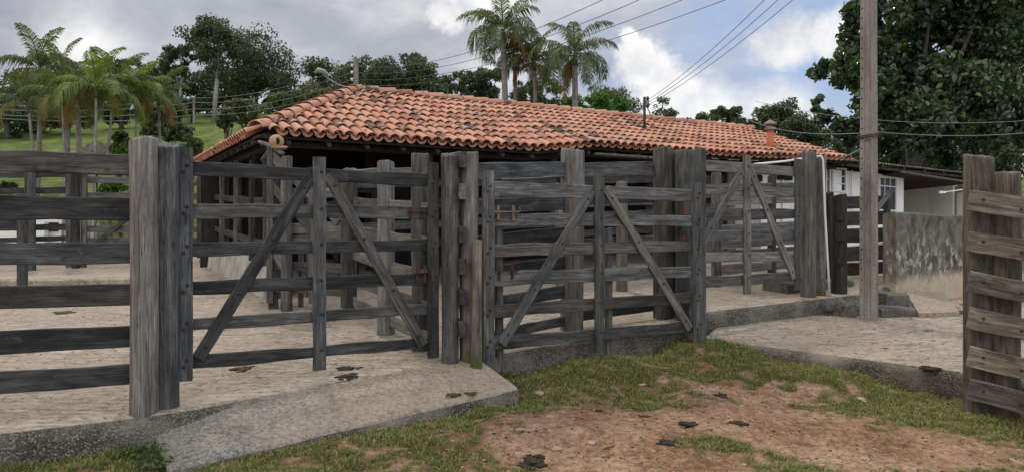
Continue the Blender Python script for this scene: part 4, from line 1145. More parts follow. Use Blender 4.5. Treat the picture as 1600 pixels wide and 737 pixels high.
# ============================================================ PLANTS
def rot_rand(n, tilt=1.0):
    a = rng.uniform(0, 2*np.pi, n); zc = 1-rng.uniform(0, 1, n)*tilt
    s = np.sqrt(np.clip(1-zc*zc, 0, 1)); nrm = np.stack([s*np.cos(a), s*np.sin(a), zc], 1)
    t = rng.normal(size=(n, 3)); t -= nrm*(t*nrm).sum(1)[:, None]; t /= np.linalg.norm(t, axis=1)[:, None]
    return t, np.cross(nrm, t), nrm
def leaves(P, size, asp=.5, fold=True, tilt=1.0, droop=None):
    n = len(P); t, b, nn = rot_rand(n, tilt)
    if droop is not None: t = t+np.array([0, 0, -droop]); t /= np.linalg.norm(t, axis=1)[:, None]; b = np.cross(nn, t); b /= np.linalg.norm(b, axis=1)[:, None]; nn = np.cross(t, b)
    L = (size*rng.uniform(.6, 1.35, n))[:, None]; Wd = L*asp*.5
    if fold:
        v = np.stack([P-t*L*.5, P-t*L*.12+b*Wd+nn*L*.06, P+t*L*.22+b*Wd*.8+nn*L*.05, P+t*L*.5-nn*L*.08, P+t*L*.22-b*Wd*.8+nn*L*.05, P-t*L*.12-b*Wd+nn*L*.06], 1)
        F = np.array([[0, 1, 2, 3], [0, 3, 4, 5]])
    else:
        v = np.stack([P-t*L*.5, P+b*Wd, P+t*L*.5, P-b*Wd], 1); F = np.array([[0, 1, 2, 3]])
    k = v.shape[1]
    faces = (F[None]+(np.arange(n)*k)[:, None, None]).reshape(-1, 4)
    return v.reshape(-1, 3), faces
def blobpts(c, r, n, flat=.8, shell=.55):
    d = rng.normal(size=(n, 3)); d /= np.linalg.norm(d, axis=1)[:, None]
    rr = shell+(1-shell)*rng.uniform(0, 1, n); rr *= 1+.18*np.sin(d[:, 0]*5+c[0]*3)*np.cos(d[:, 1]*4+c[2]*2)
    p = d*rr[:, None]*r; p[:, 2] *= flat
    return p+np.array(c)
def tree(name, label, cat, base, height, crown, leafm, leafsize, nleaf, barkm='bark', trunk_r=.2, limbs=5, flat=.75, asp=.6, seed=0, shell=.5, fold=False, trunktop=None, group=None, tilt=1.0, sub=4, spread=1.0):
    """crown: list of (dx, dy, dz, r) clumps about the base"""
    rs = random.Random(seed+100)
    base = Vector(base); t = thing(name, label, cat, tuple(base), group)
    b = MB(); top = trunktop or height*.6
    bend = Vector((rs.uniform(-.05, .05)*height, 0, 0))
    b.tube([base-Vector((0, 0, .5)), base+Vector((0, 0, top*.35))+bend*.5, base+bend+Vector((0, 0, top*.7)), base+bend*.7+Vector((0, 0, top))], [trunk_r*1.25, trunk_r, trunk_r*.75, trunk_r*.4], 8)
    cl = sorted(crown, key=lambda q: -q[3])[:limbs*3]
    for (dx, dy, dz, r) in cl[:limbs*2]:
        st = base+bend*.8+Vector((0, 0, top*rs.uniform(.45, .95))); en = base+Vector((dx, dy, dz))
        md = st.lerp(en, .5)+Vector((rs.uniform(-.1, .1)*r, 0, -.12*r))
        b.tube([st, md, en], [trunk_r*.4, trunk_r*.28, trunk_r*.1], 5)
    b.build('trunk', M[barkm], t, None, True)
    P = []
    tot = sum(q[3]**2 for q in crown)
    for (dx, dy, dz, r) in crown:
        m = max(6, int(nleaf*r*r/tot)); c = (base.x+dx, base.y+dy, base.z+dz)
        # sub-clumps make the outline uneven
        for _ in range(sub):
            a = rng.normal(size=3); a /= np.linalg.norm(a); cc = np.array(c)+a*r*.62*np.array([1, 1, flat])*spread
            P.append(blobpts(cc, r*rng.uniform(.36, .62), m//(sub+1), flat, shell))
        P.append(blobpts(c, r*.72, m-m//(sub+1)*sub, flat, shell))
    P = np.concatenate(P); v, f = leaves(P, leafsize, asp, fold, tilt)
    o = obj('crown', v, f, M[leafm], t); o.matrix_basis = WM[t.name].inverted()
    return t
def clumps(seed, cx, cy0, cz0, cz1, w, n, depth=1.0, shape='round', rk=1.0):
    """random clumps filling an ellipse: centre x, heights cz0..cz1, width w"""
    rs = random.Random(seed); out = []; hc = (cz0+cz1)/2; hh = (cz1-cz0)/2; tries = 0
    while len(out) < n and tries < 999:
        tries += 1
        x, z, y = rs.uniform(-1, 1), rs.uniform(-1, 1), rs.uniform(-1, 1)
        if x*x+z*z+y*y*.5 > 1: continue
        if shape == 'umbrella' and z < -.1 and abs(x) > .5: continue
        if shape == 'cone': x *= (1-z)*.6
        k = rs.uniform(.36, .56)*rk
        out.append((cx+x*w/2*.80, cy0+y*w/2*depth*.7, hc+z*hh*.78, k*min(w/2, hh)*1.35))
    return out
def ptree(name, label, cat, px, ytop, ybot, wpx, d, leafm, n, seed, ybase=None, nc=14, lp=3.0, base_z=None, **kw):
    k = d/1200; x = (px-800)*k
    gz = hillz(x, d) if d > YB else G(x, d)
    if base_z is not None: gz = base_z
    zt = CZ+(368-ytop)*k; zb = max(gz+.2, CZ+(368-ybot)*k)
    cr = clumps(seed, 0, 0, zb-gz, zt-gz, wpx*k, nc, kw.pop('depth', .9), kw.pop('shape', 'round'), kw.pop('rk', 1.0))
    return tree(name, label, cat, (x, d, gz), zt-gz, cr, leafm, lp*k*1.2, n, seed=seed, **kw)
# --- wood on the hill, left
ptree('eucalyptus_tree', 'tallest eucalyptus on the left hill with pale forked trunk and airy clumped crown', 'tree', 333, 2, 128, 96, 74, 'leaf_dark', 11000, 3, nc=26, lp=3.2, barkm='bark_pale', trunk_r=.22, trunktop=8.5, rk=.72, sub=3)
ptree('eucalyptus_tree', 'smaller airy eucalyptus just left of the tallest tree on the hill', 'tree', 278, 62, 130, 60, 76, 'leaf_dark', 5500, 4, nc=15, lp=3.2, barkm='bark_pale', trunk_r=.16, trunktop=6, rk=.7, sub=3)
ptree('broadleaf_tree', 'big dense dark rounded tree right of the tallest eucalyptus on the hill', 'tree', 398, 48, 172, 116, 80, 'leaf_dark', 15000, 5, nc=22, lp=3.4)
ptree('broadleaf_tree', 'dark tree filling the wood below the tallest eucalyptus', 'tree', 335, 105, 180, 130, 84, 'leaf_dark', 10000, 6, nc=16, lp=3.6)
ptree('broadleaf_tree', 'flat-topped dark tree on the skyline left of the eucalyptuses', 'tree', 200, 92, 165, 84, 88, 'leaf_dark', 8000, 7, nc=16, lp=3.4, shape='umbrella')
ptree('broadleaf_tree', 'dark rounded tree between the flat-topped tree and eucalyptuses', 'tree', 248, 98, 178, 96, 82, 'leaf_dark', 10000, 8, nc=16, lp=3.4)
ptree('broadleaf_tree', 'dark low tree behind the middle left palms', 'tree', 160, 112, 190, 110, 80, 'leaf_dark', 9000, 9, nc=14, lp=3.4)
ptree('broadleaf_tree', 'dark tree behind the tall left palm crown', 'tree', 60, 112, 215, 130, 62, 'leaf_dark', 12000, 10, nc=18, lp=3.6)
ptree('broadleaf_tree', 'dark tree at the far left edge behind the palms', 'tree', -30, 100, 220, 120, 58, 'leaf_dark', 9000, 12, nc=16, lp=3.6)
ptree('broadleaf_tree', 'thin-crowned tree at the right end of the dark hill wood', 'tree', 447, 108, 160, 50, 78, 'leaf_dark', 2800, 13, nc=11, lp=3, rk=.8)
for k, (px, yt, yb, w_, d, lf, lb) in enumerate([(385, 150, 195, 70, 46, 'leaf_olive', 'olive bushy tree on the pasture, leftmost before the tiled roof hip'), (432, 138, 185, 80, 44, 'leaf_mid', 'mid green bushy tree above the left hip of the tiled roof'),
        (488, 128, 175, 70, 44, 'leaf_olive', 'olive bushy tree just left of the street pole'), (352, 170, 200, 40, 42, 'leaf_dark', 'small dark bush on the pasture left of the tiled roof'), (600, 135, 170, 60, 40, 'leaf_mid', 'green bush right behind the left end of the roof ridge')]):
    ptree('bushy_tree', lb, 'tree', px, yt, yb, w_, d, lf, 6000, 40+k, nc=12, lp=3.2, trunk_r=.12)
for k, (px, yt, yb, w_, d, lb) in enumerate([(10, 150, 215, 90, 56, 'low dark tree at the pasture edge, far left behind the palms'), (105, 142, 205, 90, 60, 'low dark tree at the pasture edge behind the second left palm'), (190, 140, 195, 90, 66, 'low dark tree at the pasture edge behind the bright palms'),
        (255, 145, 190, 80, 70, 'low dark tree at the pasture edge below the smaller eucalyptus'), (300, 150, 185, 60, 74, 'low dark tree at the foot of the tallest eucalyptus'), (440, 140, 170, 60, 76, 'low dark tree on the crest left of the spreading tree'), (690, 132, 158, 40, 84, 'low dark tree on the crest left of the gappy skyline trees')]):
    ptree('broadleaf_tree', lb, 'tree', px, yt, yb, w_, d, 'leaf_dark', 7000, 140+k, nc=13, lp=3.6)
# --- wood behind the roof
ptree('broadleaf_tree', 'grey-green spreading tree behind the street lamp', 'tree', 528, 69, 172, 124, 70, 'leaf_dark', 12000, 14, nc=20, lp=3, rk=.7)
ptree('broadleaf_tree', 'dark compact tree behind the top of the street pole', 'tree', 575, 77, 177, 78, 74, 'leaf_dark', 10500, 15, nc=12, lp=3.2)
ptree('broadleaf_tree', 'dense dark dome tree right of the street pole', 'tree', 632, 87, 177, 117, 62, 'leaf_dark', 18000, 16, nc=16, lp=3.3)
ptree('broadleaf_tree', 'feathery thin tree at the right shoulder of the dark dome tree', 'tree', 665, 92, 162, 39, 60, 'leaf_olive', 3000, 17, nc=8, lp=3)
ptree('broadleaf_tree', 'gappy skyline tree left of the tall centre palm', 'tree', 712, 103, 170, 91, 74, 'leaf_dark', 6300, 18, nc=20, lp=3, rk=.62)
ptree('broadleaf_tree', 'gappy skyline tree right behind the tall centre palm trunk', 'tree', 765, 99, 177, 85, 76, 'leaf_dark', 7500, 19, nc=18, lp=3, rk=.7)
ptree('broadleaf_tree', 'gappy dark tree behind the dead fronds of the middle palm', 'tree', 840, 115, 190, 104, 70, 'leaf_dark', 7500, 29, nc=18, lp=3, rk=.7)
ptree('mango_tree', 'rich green dense dome tree behind the right centre palm', 'tree', 925, 142, 200, 130, 42, 'leaf_bright', 16000, 20, nc=18, lp=3.4, base_z=CZ+4)
ptree('broadleaf_tree', 'grey-green airy tree beyond the right centre palm', 'tree', 962, 131, 192, 72, 60, 'leaf_olive', 4500, 21, nc=12, lp=3)
ptree('broadleaf_tree', 'sparse twiggy tree behind the roof mast', 'tree', 1028, 149, 208, 59, 52, 'leaf_dark', 2250, 22, nc=12, lp=2.6, rk=.7)
ptree('broadleaf_tree', 'distant spreading tree on the skyline right of the roof mast', 'tree', 1130, 166, 212, 104, 95, 'leaf_dark', 9000, 23, nc=14, lp=2.8, shape='umbrella', rk=.9)
ptree('broadleaf_tree', 'distant upright rounded tree above the orange chimney pipe', 'tree', 1216, 153, 217, 57, 80, 'leaf_dark', 7500, 24, nc=12, lp=2.9)
ptree('broadleaf_tree', 'low distant tree between the two skyline trees right of the mast', 'tree', 1175, 183, 224, 78, 85, 'leaf_dark', 5250, 25, nc=10, lp=3)
ptree('broadleaf_tree', 'low distant tree on the skyline just right of the roof mast', 'tree', 1080, 187, 224, 91, 90, 'leaf_dark', 4500, 26, nc=10, lp=3)
ptree('broadleaf_tree', 'dark tree between the chimney pipe and the big glossy tree', 'tree', 1262, 178, 240, 110, 38, 'leaf_dark', 9000, 27, nc=16, lp=3.6)
ptree('broadleaf_tree', 'deep shadowy tree behind the farmhouse roof under the big glossy tree', 'tree', 1370, 170, 290, 190, 31, 'leaf_dark', 16000, 28, nc=22, lp=4.2)
ptree('broadleaf_tree', 'shadowy tree behind the farmhouse at the right edge', 'tree', 1565, 150, 300, 170, 33, 'leaf_dark', 18000, 30, nc=24, lp=4.4)
ptree('broadleaf_tree', 'shadowy tree behind the farmhouse porch', 'tree', 1470, 170, 290, 130, 35, 'leaf_dark', 10000, 31, nc=16, lp=4.2)
# --- the big glossy-leaved tree on the right
dB = 25.5; kB = dB/1200; bx = (1435-800)*kB
crown = []
rs = random.Random(77)
outl = [(1285, 110, 22), (1315, 40, 24), (1300, 120, 30), (1290, 178, 17), (1320, 160, 34), (1330, 80, 34), (1345, 40, 34), (1350, 0, 30), (1390, 20, 44), (1380, 90, 46), (1370, 150, 46), (1335, 205, 28), (1395, 205, 44), (1440, 60, 55), (1440, 130, 55),
        (1450, 195, 48), (1500, 20, 55), (1510, 95, 55), (1515, 165, 50), (1560, 60, 50), (1575, 125, 42), (1590, 10, 50), (1450, -40, 60), (1530, -50, 60), (1400, -50, 45), (1500, 215, 34), (1545, 205, 30), (1270, 160, 9), (1262, 176, 8), (1620, 70, 50), (1640, 0, 50), (1480, 240, 24), (1475, 0, 44), (1490, 45, 48), (1460, -20, 50), (1440, 20, 44), (1510, -10, 44), (1540, 110, 44), (1580, 190, 40), (1600, 40, 40), (1430, 170, 44), (1470, 160, 44), (1420, 215, 34), (1415, 120, 40), (1350, 120, 34)]
gzB = G(bx, dB)
for (px, py, r) in outl:
    crown.append(((px-1435)*kB, rs.uniform(-1.9, .7), CZ+(368-py)*kB-gzB, r*kB*.98))
tree('magnolia_tree', 'huge tree with big dark glossy leaves filling the upper right behind the concrete pole', 'tree', (bx, dB, gzB), 11, crown, 'leaf_glossy', .21, 76000, 'bark', .26, limbs=3, flat=1.0, asp=.55, seed=9, shell=.3, fold=True, trunktop=5.5, sub=5, spread=1.1)

# --- palms
def palm(label, px, ycrown, d, ht_r, nf, fl, seed, leafm='leaf_palm', dead=0, lean=0.0, base_y=None, width=.55, droop=1.0, tr=.11, group=None, tan=0, upright=.9, barkm='bark_palm'):
    rs = random.Random(seed); k = d/1200
    x = (px-800)*k; gz = hillz(x, d) if d > YB else G(x, d); zc = CZ+(368-ycrown)*k
    bxp = x-lean*(zc-gz); base = Vector((bxp, d, gz)); top = Vector((x, d, zc))
    t = thing('palm_tree', label, 'palm', tuple(base), group)
    b = MB(); n = 9; b.tube([base.lerp(top, i/n)+Vector((math.sin(i/n*3.14)*.08, 0, 0))-Vector((0, 0, .4 if i == 0 else 0)) for i in range(n+1)], [tr*(1.35-.5*i/n) for i in range(n+1)], 9)
    b.build('trunk', M[barkm], t, None, True)
    b = MB(); b.tube([top-Vector((0, 0, .1)), top+Vector((0, 0, .35*fl/2))], [tr*1.05, tr*.4], 8); b.build('crown_shaft', M['leaf_olive'], t, None, True)
    def frond(az, el, L, mt, nm, dr):
        dirh = Vector((math.cos(az), math.sin(az), 0)); v, f = [], []
        st = 26; P = []; p = top+Vector((0, 0, .1*fl)); a = el
        for i in range(st+1):
            P.append(p.copy()); a -= dr*(1.0/st)*(1.0+1.0*i/st); p = p+(dirh*math.cos(a)+Vector((0, 0, math.sin(a))))*(L/st)
        side = Vector((-dirh.y, dirh.x, 0))
        for i in range(st):      # rachis
            r = .018*(1-i/st)+.006; q = len(v)
            for pp, rr in ((P[i], r), (P[i+1], r*.95)): v += [pp+side*rr, pp+Vector((0, 0, rr)), pp-side*rr]
            f += [(q, q+1, q+4, q+3), (q+1, q+2, q+5, q+4), (q, q+3, q+5, q+2)]
        for i in range(3, st+1):
            for sub in (0, .5):
                s = (i+sub)/st
                if s > 1: continue
                c = P[i] if sub == 0 else P[i].lerp(P[min(st, i+1)], .5)
                tan_ = (P[min(st, i+1)]-P[i-1]).normalized()
                ll = L*width*(.35+.65*math.sin(math.pi*min(1, s*.92+.10)))*.52
                for sg in (-1, 1):
                    dd = (side*sg*rs.uniform(.75, 1.0)+tan_*rs.uniform(.55, .85)+Vector((0, 0, rs.uniform(-.1, .22)))).normalized()
                    m1 = c+dd*ll*.5; e = c+dd*ll*.9+Vector((0, 0, -ll*rs.uniform(.25, .7)*dr))
                    wv = tan_*(.012+.006*L)*rs.uniform(.7, 1.3)
                    q = len(v); v += [c-wv*.5, c+wv*.5, m1+wv*.8, m1-wv*.8, e]; f += [(q, q+1, q+2, q+3), (q+3, q+2, q+4)]
        o = obj(nm, v, f, M[mt], t, None); o.matrix_basis = WM[t.name].inverted()
    for i in range(nf):
        u = i/nf; az = i*2.399+rs.uniform(-.25, .25); el = (upright*1.5)*(1-u)+.12+rs.uniform(-.2, .2)
        frond(az, el, fl*rs.uniform(.82, 1.08), 'leaf_tan' if i >= nf-tan else leafm, 'frond', droop*(.95+.75*u)*rs.uniform(.75, 1.25))
    for i in range(dead):
        frond(rs.uniform(0, 6.28), rs.uniform(-.6, .2), fl*rs.uniform(.55, .85), 'leaf_dead', 'dead_frond', rs.uniform(.9, 1.5))
    return t
palm('tallest left palm with shaggy dark crown above the left fence', 62, 118, 24, 0, 13, 1.57, 1, tan=1, dead=0, lean=.04, tr=0.070)
palm('left palm with crown half hidden right of the tallest left palm', 98, 120, 27, 0, 11, 1.70, 2, tan=1, lean=-.02)
palm('short palm with yellowing fronds at the left edge', 45, 172, 23, 0, 9, 1.53, 3, leafm='leaf_palm', tan=2, dead=0, lean=-.05, tr=0.049)
palm('slender palm with drooping brown fronds between the taller left palms', 97, 158, 22, 0, 9, 1.30, 4, tan=2, dead=1, tr=0.035)
palm('palm with thick double trunk behind the slender left palm', 120, 150, 26, 0, 10, 1.70, 5, tan=1, dead=0, tr=0.091)
palm('bright green young palm with leaning trunk in the middle of the left group', 150, 148, 21.5, 0, 10, 1.57, 6, leafm='leaf_palm_bright', tan=1, dead=0, lean=.06, tr=0.038)
palm('dark green palm on a leaning pale trunk right of the bright young palm', 176, 150, 22.5, 0, 11, 1.57, 7, leafm='leaf_palm', tan=1, dead=0, lean=.12, tr=0.042)
palm('bright palm with orange dead frond nearest the round gate post', 214, 152, 23, 0, 10, 1.47, 8, leafm='leaf_palm_bright', tan=1, dead=1, lean=.08, tr=0.035)
palm('rightmost palm of the left group with brown hanging fronds', 248, 160, 24, 0, 10, 1.39, 10, leafm='leaf_palm', tan=2, dead=1, lean=.02, tr=0.042)
palm('tallest centre palm with feathery crown rising above the tiled roof', 786, 62, 25, 0, 17, 1.85, 11, dead=3, tr=.10, droop=1.12)
palm('shorter middle palm between the two big centre palms', 834, 105, 25.5, 0, 12, 1.5, 12, dead=3, tr=.07)
palm('right centre palm with long arching crown behind the roof ridge', 898, 98, 24, 0, 14, 1.75, 13, dead=3, tr=.10, droop=1.05, lean=.03)
palm('slim palm touching the right side of the tallest centre palm', 803, 90, 26, 0, 8, 1.2, 14, dead=4, tr=.07)
for k, (px, yt, yb, w_, d, lf, lb) in enumerate([(215, 208, 290, 70, 23, 'leaf_bright', 'leafy green shrub just left of the pale round post, behind the fences'), (262, 205, 300, 80, 24, 'leaf_mid', 'dense green shrub behind the top of the left gate posts'),
        (190, 205, 250, 60, 25, 'leaf_dark', 'dark shrub between the left palm trunks'), (300, 205, 250, 30, 23, 'leaf_mid', 'small spindly broad-leaved plant on the grass right of the gate posts'), (240, 165, 215, 60, 27, 'leaf_olive', 'thin grey-green shrub under the rightmost left palm'),
        (275, 178, 225, 45, 30, 'leaf_dark', 'dark small tree at the pasture edge right of the left palms'), (12, 285, 297, 26, 24, 'leaf_dark', 'tiny dark bush seen through the left foreground fence'), (175, 280, 305, 40, 22.5, 'leaf_bright', 'low bright plants behind the far pen gate')]):
    ptree('shrub', lb, 'shrub', px, yt, yb, w_, d, lf, 2600, 60+k, nc=10, lp=5, trunk_r=.04, asp=.45, fold=True)
# mesh dish in the garden
q = W_(150, 242, 24.5)
sdh = thing('satellite_dish', 'grey mesh satellite dish standing on the grass behind the left fence', 'satellite dish', (q.x, q.y, hillz(q.x, q.y)))
b = MB(); v, f = [], []
for i in range(5):
    for k in range(20):
        r = .12+.42*i/4; a_ = k/20*6.283; v.append((r*math.cos(a_), -.35*r*r, r*math.sin(a_)))
for i in range(4):
    for k in range(20): f.append((i*20+k, i*20+(k+1) % 20, i*20+20+(k+1) % 20, i*20+20+k))
b.add(v, f)
for k in range(20): b.tube([v[k], v[80+k]], .008, 4)
b.build('dish', M['stone_grey'], sdh, Matrix.Translation(q-Vector((0, 0, .1))) @ Matrix.Rotation(R(-20), 4, 'X'))
b = MB(); b.tube([Vector((q.x, q.y+.05, hillz(q.x, q.y)-.1)), q-Vector((0, -.05, .1))], .03, 6); b.build('mast', M['iron'], sdh)

# ============================================================ GROUND DETAIL
# grass blades in the foreground
gx = []; tries = 620000
X = rng.uniform(-5.2, 8.0, tries); Y = rng.uniform(4.6, 9.7, tries)
keep = []
rk = random.Random(3)
rampP = [(-2.80, 6.02), (-2.42, 5.40), (.06, 7.2), (-.36, 7.80), (-2.52, 6.3)]
def inpoly(x, y, P):
    c = False; j = len(P)-1
    for i in range(len(P)):
        if (P[i][1] > y) != (P[j][1] > y) and x < (P[j][0]-P[i][0])*(y-P[i][1])/(P[j][1]-P[i][1])+P[i][0]: c = not c
        j = i
    return c
for x, y in zip(X, Y):
    if abs(x) > .68*y+.4: continue
    ye = interp_poly(E2, x)
    if y > ye-.01: continue
    if x > 2.42 and y > interp_poly(LEDGE, x)-.01: continue
    g = grassmask(x, y); dk = ye-y if x < 2.42 else interp_poly(LEDGE, x)-y
    edge = max(0, 1-dk/.35)
    pr = max(0, g-.05)*1.1
    if rk.random() > min(1, pr**1.6+(edge*.55 if g > .3 else 0)): continue
    if inpoly(x, y, rampP): continue
    keep.append((x, y, g, edge))
print('blades', len(keep))
n = len(keep); K_ = np.array(keep); Z = np.array([G(x, y) for x, y, *_ in keep])
az = rng.uniform(0, 6.283, n); hgt = rng.uniform(.008, .030, n)*(.6+.7*K_[:, 2])*(1+1.1*K_[:, 3]*rng.uniform(0, 1, n)); wd = rng.uniform(.002, .0045, n)
le = rng.uniform(.4, 2.0, n)
dx, dy = np.cos(az), np.sin(az)
B0 = np.stack([K_[:, 0], K_[:, 1], Z-.004], 1)
sx = np.stack([-dy, dx, 0*dx], 1)*wd[:, None]; fw = np.stack([dx, dy, 0*dx], 1)
v = np.stack([B0-sx, B0+sx, B0+sx*.7+fw*(hgt*le*.4)[:, None]+np.array([0, 0, 1])*(hgt*.6)[:, None], B0-sx*.7+fw*(hgt*le*.4)[:, None]+np.array([0, 0, 1])*(hgt*.6)[:, None],
              B0+sx*.12+fw*(hgt*le)[:, None]+np.array([0, 0, 1])*(hgt*.9)[:, None], B0-sx*.12+fw*(hgt*le)[:, None]+np.array([0, 0, 1])*(hgt*.9)[:, None]], 1).reshape(-1, 3)
F = (np.array([[0, 1, 2, 3], [3, 2, 4, 5]])[None]+(np.arange(n)*6)[:, None, None]).reshape(-1, 4)
o = obj('grass', v, F, M['grass']); tag(o, 'short patchy green grass along the kerbs and over the dirt', 'grass', kind='stuff')
# rank weeds at the kerb foot
def weed(label, px, py, n, r, h):
    x, y = Gpix(px, py); z = G(x, y); P = []
    a = rng.uniform(0, 6.28, n); rr = r*np.sqrt(rng.uniform(0, 1, n)); P = np.stack([x+rr*np.cos(a), y+rr*np.sin(a)*.6, z+rng.uniform(.01, h, n)], 1)
    v, f = leaves(P, .045, .5, True); o = obj('weed', v, f, M['leaf_mid']); tag(o, label, 'weed')
weed('broad-leaved weed against the kerb left of the ramp slab', 215, 712, 160, .22, .09)
weed('small green weed by the ramp slab corner', 240, 730, 90, .13, .07)
weed('small weeds at the foot of the stake under the middle gate', 800, 590, 70, .16, .06)
weed('weed in the angle where the step meets the lower paving', 1150, 520, 40, .10, .05)
# dung pats
def surf(px, py, fl):
    d = 6.0
    for _ in range(60):
        x = (px-800)/1200*d; z = fl(x, d); d += ((CZ-z)*1200/(py-368)-d)*.4
    return x, d, fl(x, d)
DG = [(1128, 618, .10, G, 'dark dung pat in the bare dirt below the right end of middle gate'), (1075, 662, .12, G, 'dark dung pat left of centre tuft of grass'), (1045, 690, .10, G, 'dark lumpy dung pat touching the left side of the grass tuft'),
      (1005, 650, .08, G, 'dark dung pat at the grass edge in the middle of the dirt'), (830, 722, .15, G, 'large dark dung pat at the bottom edge of the dirt'), (1155, 660, .10, G, 'flattened dark dung pat above the grass tuft'),
      (935, 640, .06, G, 'small dark dung bit in the grass left of the dirt'), (950, 700, .045, G, 'small dark dung crumb in the lower dirt'), (1450, 574, .13, low, 'dark dung pat on the lower paving near the right posts'),
      (1448, 516, .07, low, 'small flat dung pat on the lower paving near the concrete slab'), (375, 576, .14, yard, 'dry dark dung smear below the left gate brace'), (545, 575, .13, yard, 'dark dung pat below the left gate, upper one of a pair'),
      (545, 587, .14, yard, 'dark dung pat below the left gate, lower one of a pair'), (100, 488, .18, yard, 'old dung patch on the yard behind the left foreground fence'), (710, 622, .10, None, 'dark brown dung lump near the right front edge of the ramp slab'),
      (735, 619, .09, None, 'brown dung lump at the ramp slab edge nearest the right corner')]
def rampz(x, y): return CZ-1.46+(y-6.9)*.12 if True else 0
dep = bpy.context.evaluated_depsgraph_get(); 
def castz(x, y):
    bpy.context.view_layer.update()
    r_, loc, *_ = scene.ray_cast(bpy.context.evaluated_depsgraph_get(), Vector((x, y, CZ-.9)), Vector((0, 0, -1)))
    return loc.z if r_ else G(x, y)
for k, (px, py, r, fl, lb) in enumerate(DG):
    if fl is None:
        x, y, z = surf(px, py, lambda a, c: CZ-1.44+(c-7.2)*.13)
        o_, mm = castz(x, y), M['dung_dry']; z = o_
    else: x, y, z = surf(px, py, fl); mm = M['dung'] if k not in (10, 13) else M['dung_dry']
    v, f = [], []
    for q in range(26 if r > .07 else 10):
        ox, oy = rng.normal()*r*.36, rng.normal()*r*.36; sz = r*rng.uniform(.08, .34)*(1.15-min(.9, math.hypot(ox, oy*1.2)/r*.6))
        v1, f1 = rock(sz*1.25, sz, sz*.30, k*7+q, 2, .8)
        gz_ = fl(x+ox, y+oy)-z if fl is not None else 0
        n0 = len(v); v += [(p[0]+ox, p[1]+oy, p[2]+gz_) for p in v1]; f += [tuple(i+n0 for i in t_) for t_ in f1]
    o = obj('cow_dung', v, f, mm, None, Matrix.Translation((x, y, z+.002)), True); tag(o, lb, 'dung')
# scattered dung crumbs and pebbles: uncountable
def scatter(name, label, regions, mlist, sizes, kind='stuff', seed=1):
    r_ = np.random.default_rng(seed); v, f = [], []
    prot = [rock(1, .8, .5, s, 1, .5) for s in range(6)]
    for (x0, x1, y0, y1, n, fl, test) in regions:
        for _ in range(n):
            x, y = r_.uniform(x0, x1), r_.uniform(y0, y1)
            if not test(x, y): continue
            z = fl(x, y); s = sizes[0]+(sizes[1]-sizes[0])*r_.uniform()**4
            pv, pf = prot[r_.integers(6)]; a = r_.uniform(0, 6.28); ca, sa = math.cos(a), math.sin(a); n0 = len(v)
            v += [(x+(p[0]*ca-p[1]*sa)*s, y+(p[0]*sa+p[1]*ca)*s, z+p[2]*s*.7) for p in pv]; f += [tuple(i+n0 for i in t_) for t_ in pf]
    o = obj(name, v, f, mlist); tag(o, label, name.replace('_', ' '), kind=kind)
onG = lambda x, y: y < interp_poly(E2, x)-.05 and not (x > 2.42 and y > interp_poly(LEDGE, x)-.05) and not inpoly(x, y, rampP) and abs(x) < .7*y
onY = lambda x, y: y > interp_poly(E2, x)+.1
onL = lambda x, y: x > 2.6 and y > interp_poly(LEDGE, x)+.05 and y < interp_poly(E2, x)-.05
scatter('pebbles', 'small pale and reddish pebbles scattered over the bare dirt', [(-4, 7, 4.8, 9, 3800, G, lambda x, y: onG(x, y) and grassmask(x, y) < .7)], M['stone'], (.003, .028))
scatter('soil_clods', 'small dark crumbs of soil and dung scattered over dirt and grass', [(-4, 7, 4.8, 9, 4500, G, onG)], M['dung'], (.003, .020), seed=4)
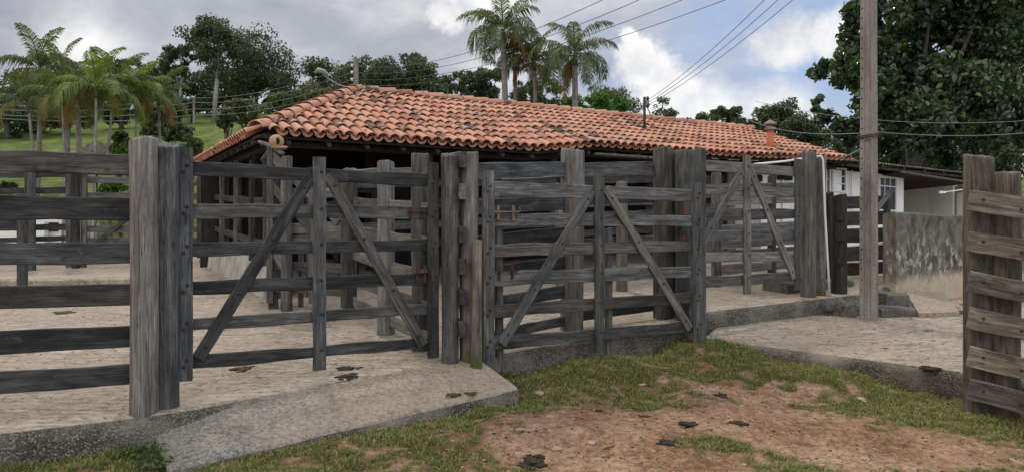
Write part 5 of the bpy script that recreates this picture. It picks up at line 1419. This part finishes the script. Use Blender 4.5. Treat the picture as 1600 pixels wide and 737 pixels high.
scatter('dung_crumbs', 'tiny dark crumbs scattered over the concrete yards', [(-6, 5, 5.5, 13, 1300, lambda x, y: yard(x, y)+.003, onY), (2.6, 7.5, 7, 12.5, 800, lambda x, y: low(x, y)+.003, onL)], M['dung_dry'], (.003, .018), seed=6)
STN = [(842, 613, .06, 'pale flat stone at the right corner of the ramp slab'), (870, 700, .05, 'pale stone in the lower left dirt'), (925, 690, .045, 'white speckled stone in the middle of lower dirt'), (1003, 600, .045, 'pale stone in the grass under the middle gate'),
       (1352, 716, .05, 'round pale stone in the dirt at lower right'), (985, 655, .04, 'pale stone beside the dark dung at the dirt edge'), (860, 650, .045, 'pale stone half buried left of the dirt'), (1345, 622, .05, 'pale brown stone below the lower paving kerb'),
       (1230, 628, .03, 'small pale stone beside a tiny grass tuft'), (1120, 604, .03, 'small pale stone above the highest dung pat'), (812, 670, .04, 'flat stone in the grass right of the ramp slab')]
for k, (px, py, r, lb) in enumerate(STN):
    x, y, z = surf(px, py, G); rocko('stone', lb, 'stone', x, y, z, r, r*.75, r*.35, M['stone'], 60+k, amp=.4)

def straw(regions, seed=9):
    r_ = np.random.default_rng(seed); v, f = [], []
    for (x0, x1, y0, y1, n, fl, test) in regions:
        for _ in range(n):
            x, y = r_.uniform(x0, x1), r_.uniform(y0, y1)
            if not test(x, y): continue
            a = r_.uniform(0, 6.28); L = r_.uniform(.02, .07); w_ = .0022; z = fl(x, y)+.004; c_, s_ = math.cos(a), math.sin(a)
            x2, y2 = x+c_*L, y+s_*L; z2 = fl(x2, y2)+r_.uniform(.004, .016); k = len(v)
            v += [(x-s_*w_, y+c_*w_, z), (x+s_*w_, y-c_*w_, z), (x2+s_*w_, y2-c_*w_, z2), (x2-s_*w_, y2+c_*w_, z2), (x, y, z+.004), (x2, y2, z2+.004)]
            f += [(k, k+1, k+2, k+3), (k, k+3, k+5, k+4), (k+1, k+4, k+5, k+2)]
    o = obj('straw', v, f, M['leaf_dead']); tag(o, 'dry straw bits scattered over the dirt and concrete', 'straw', kind='stuff')
straw([(-4, 7, 4.8, 9, 2600, G, onG), (-6, 5, 5.5, 11, 900, yard, onY), (2.6, 7.5, 7, 12, 700, low, onL)])
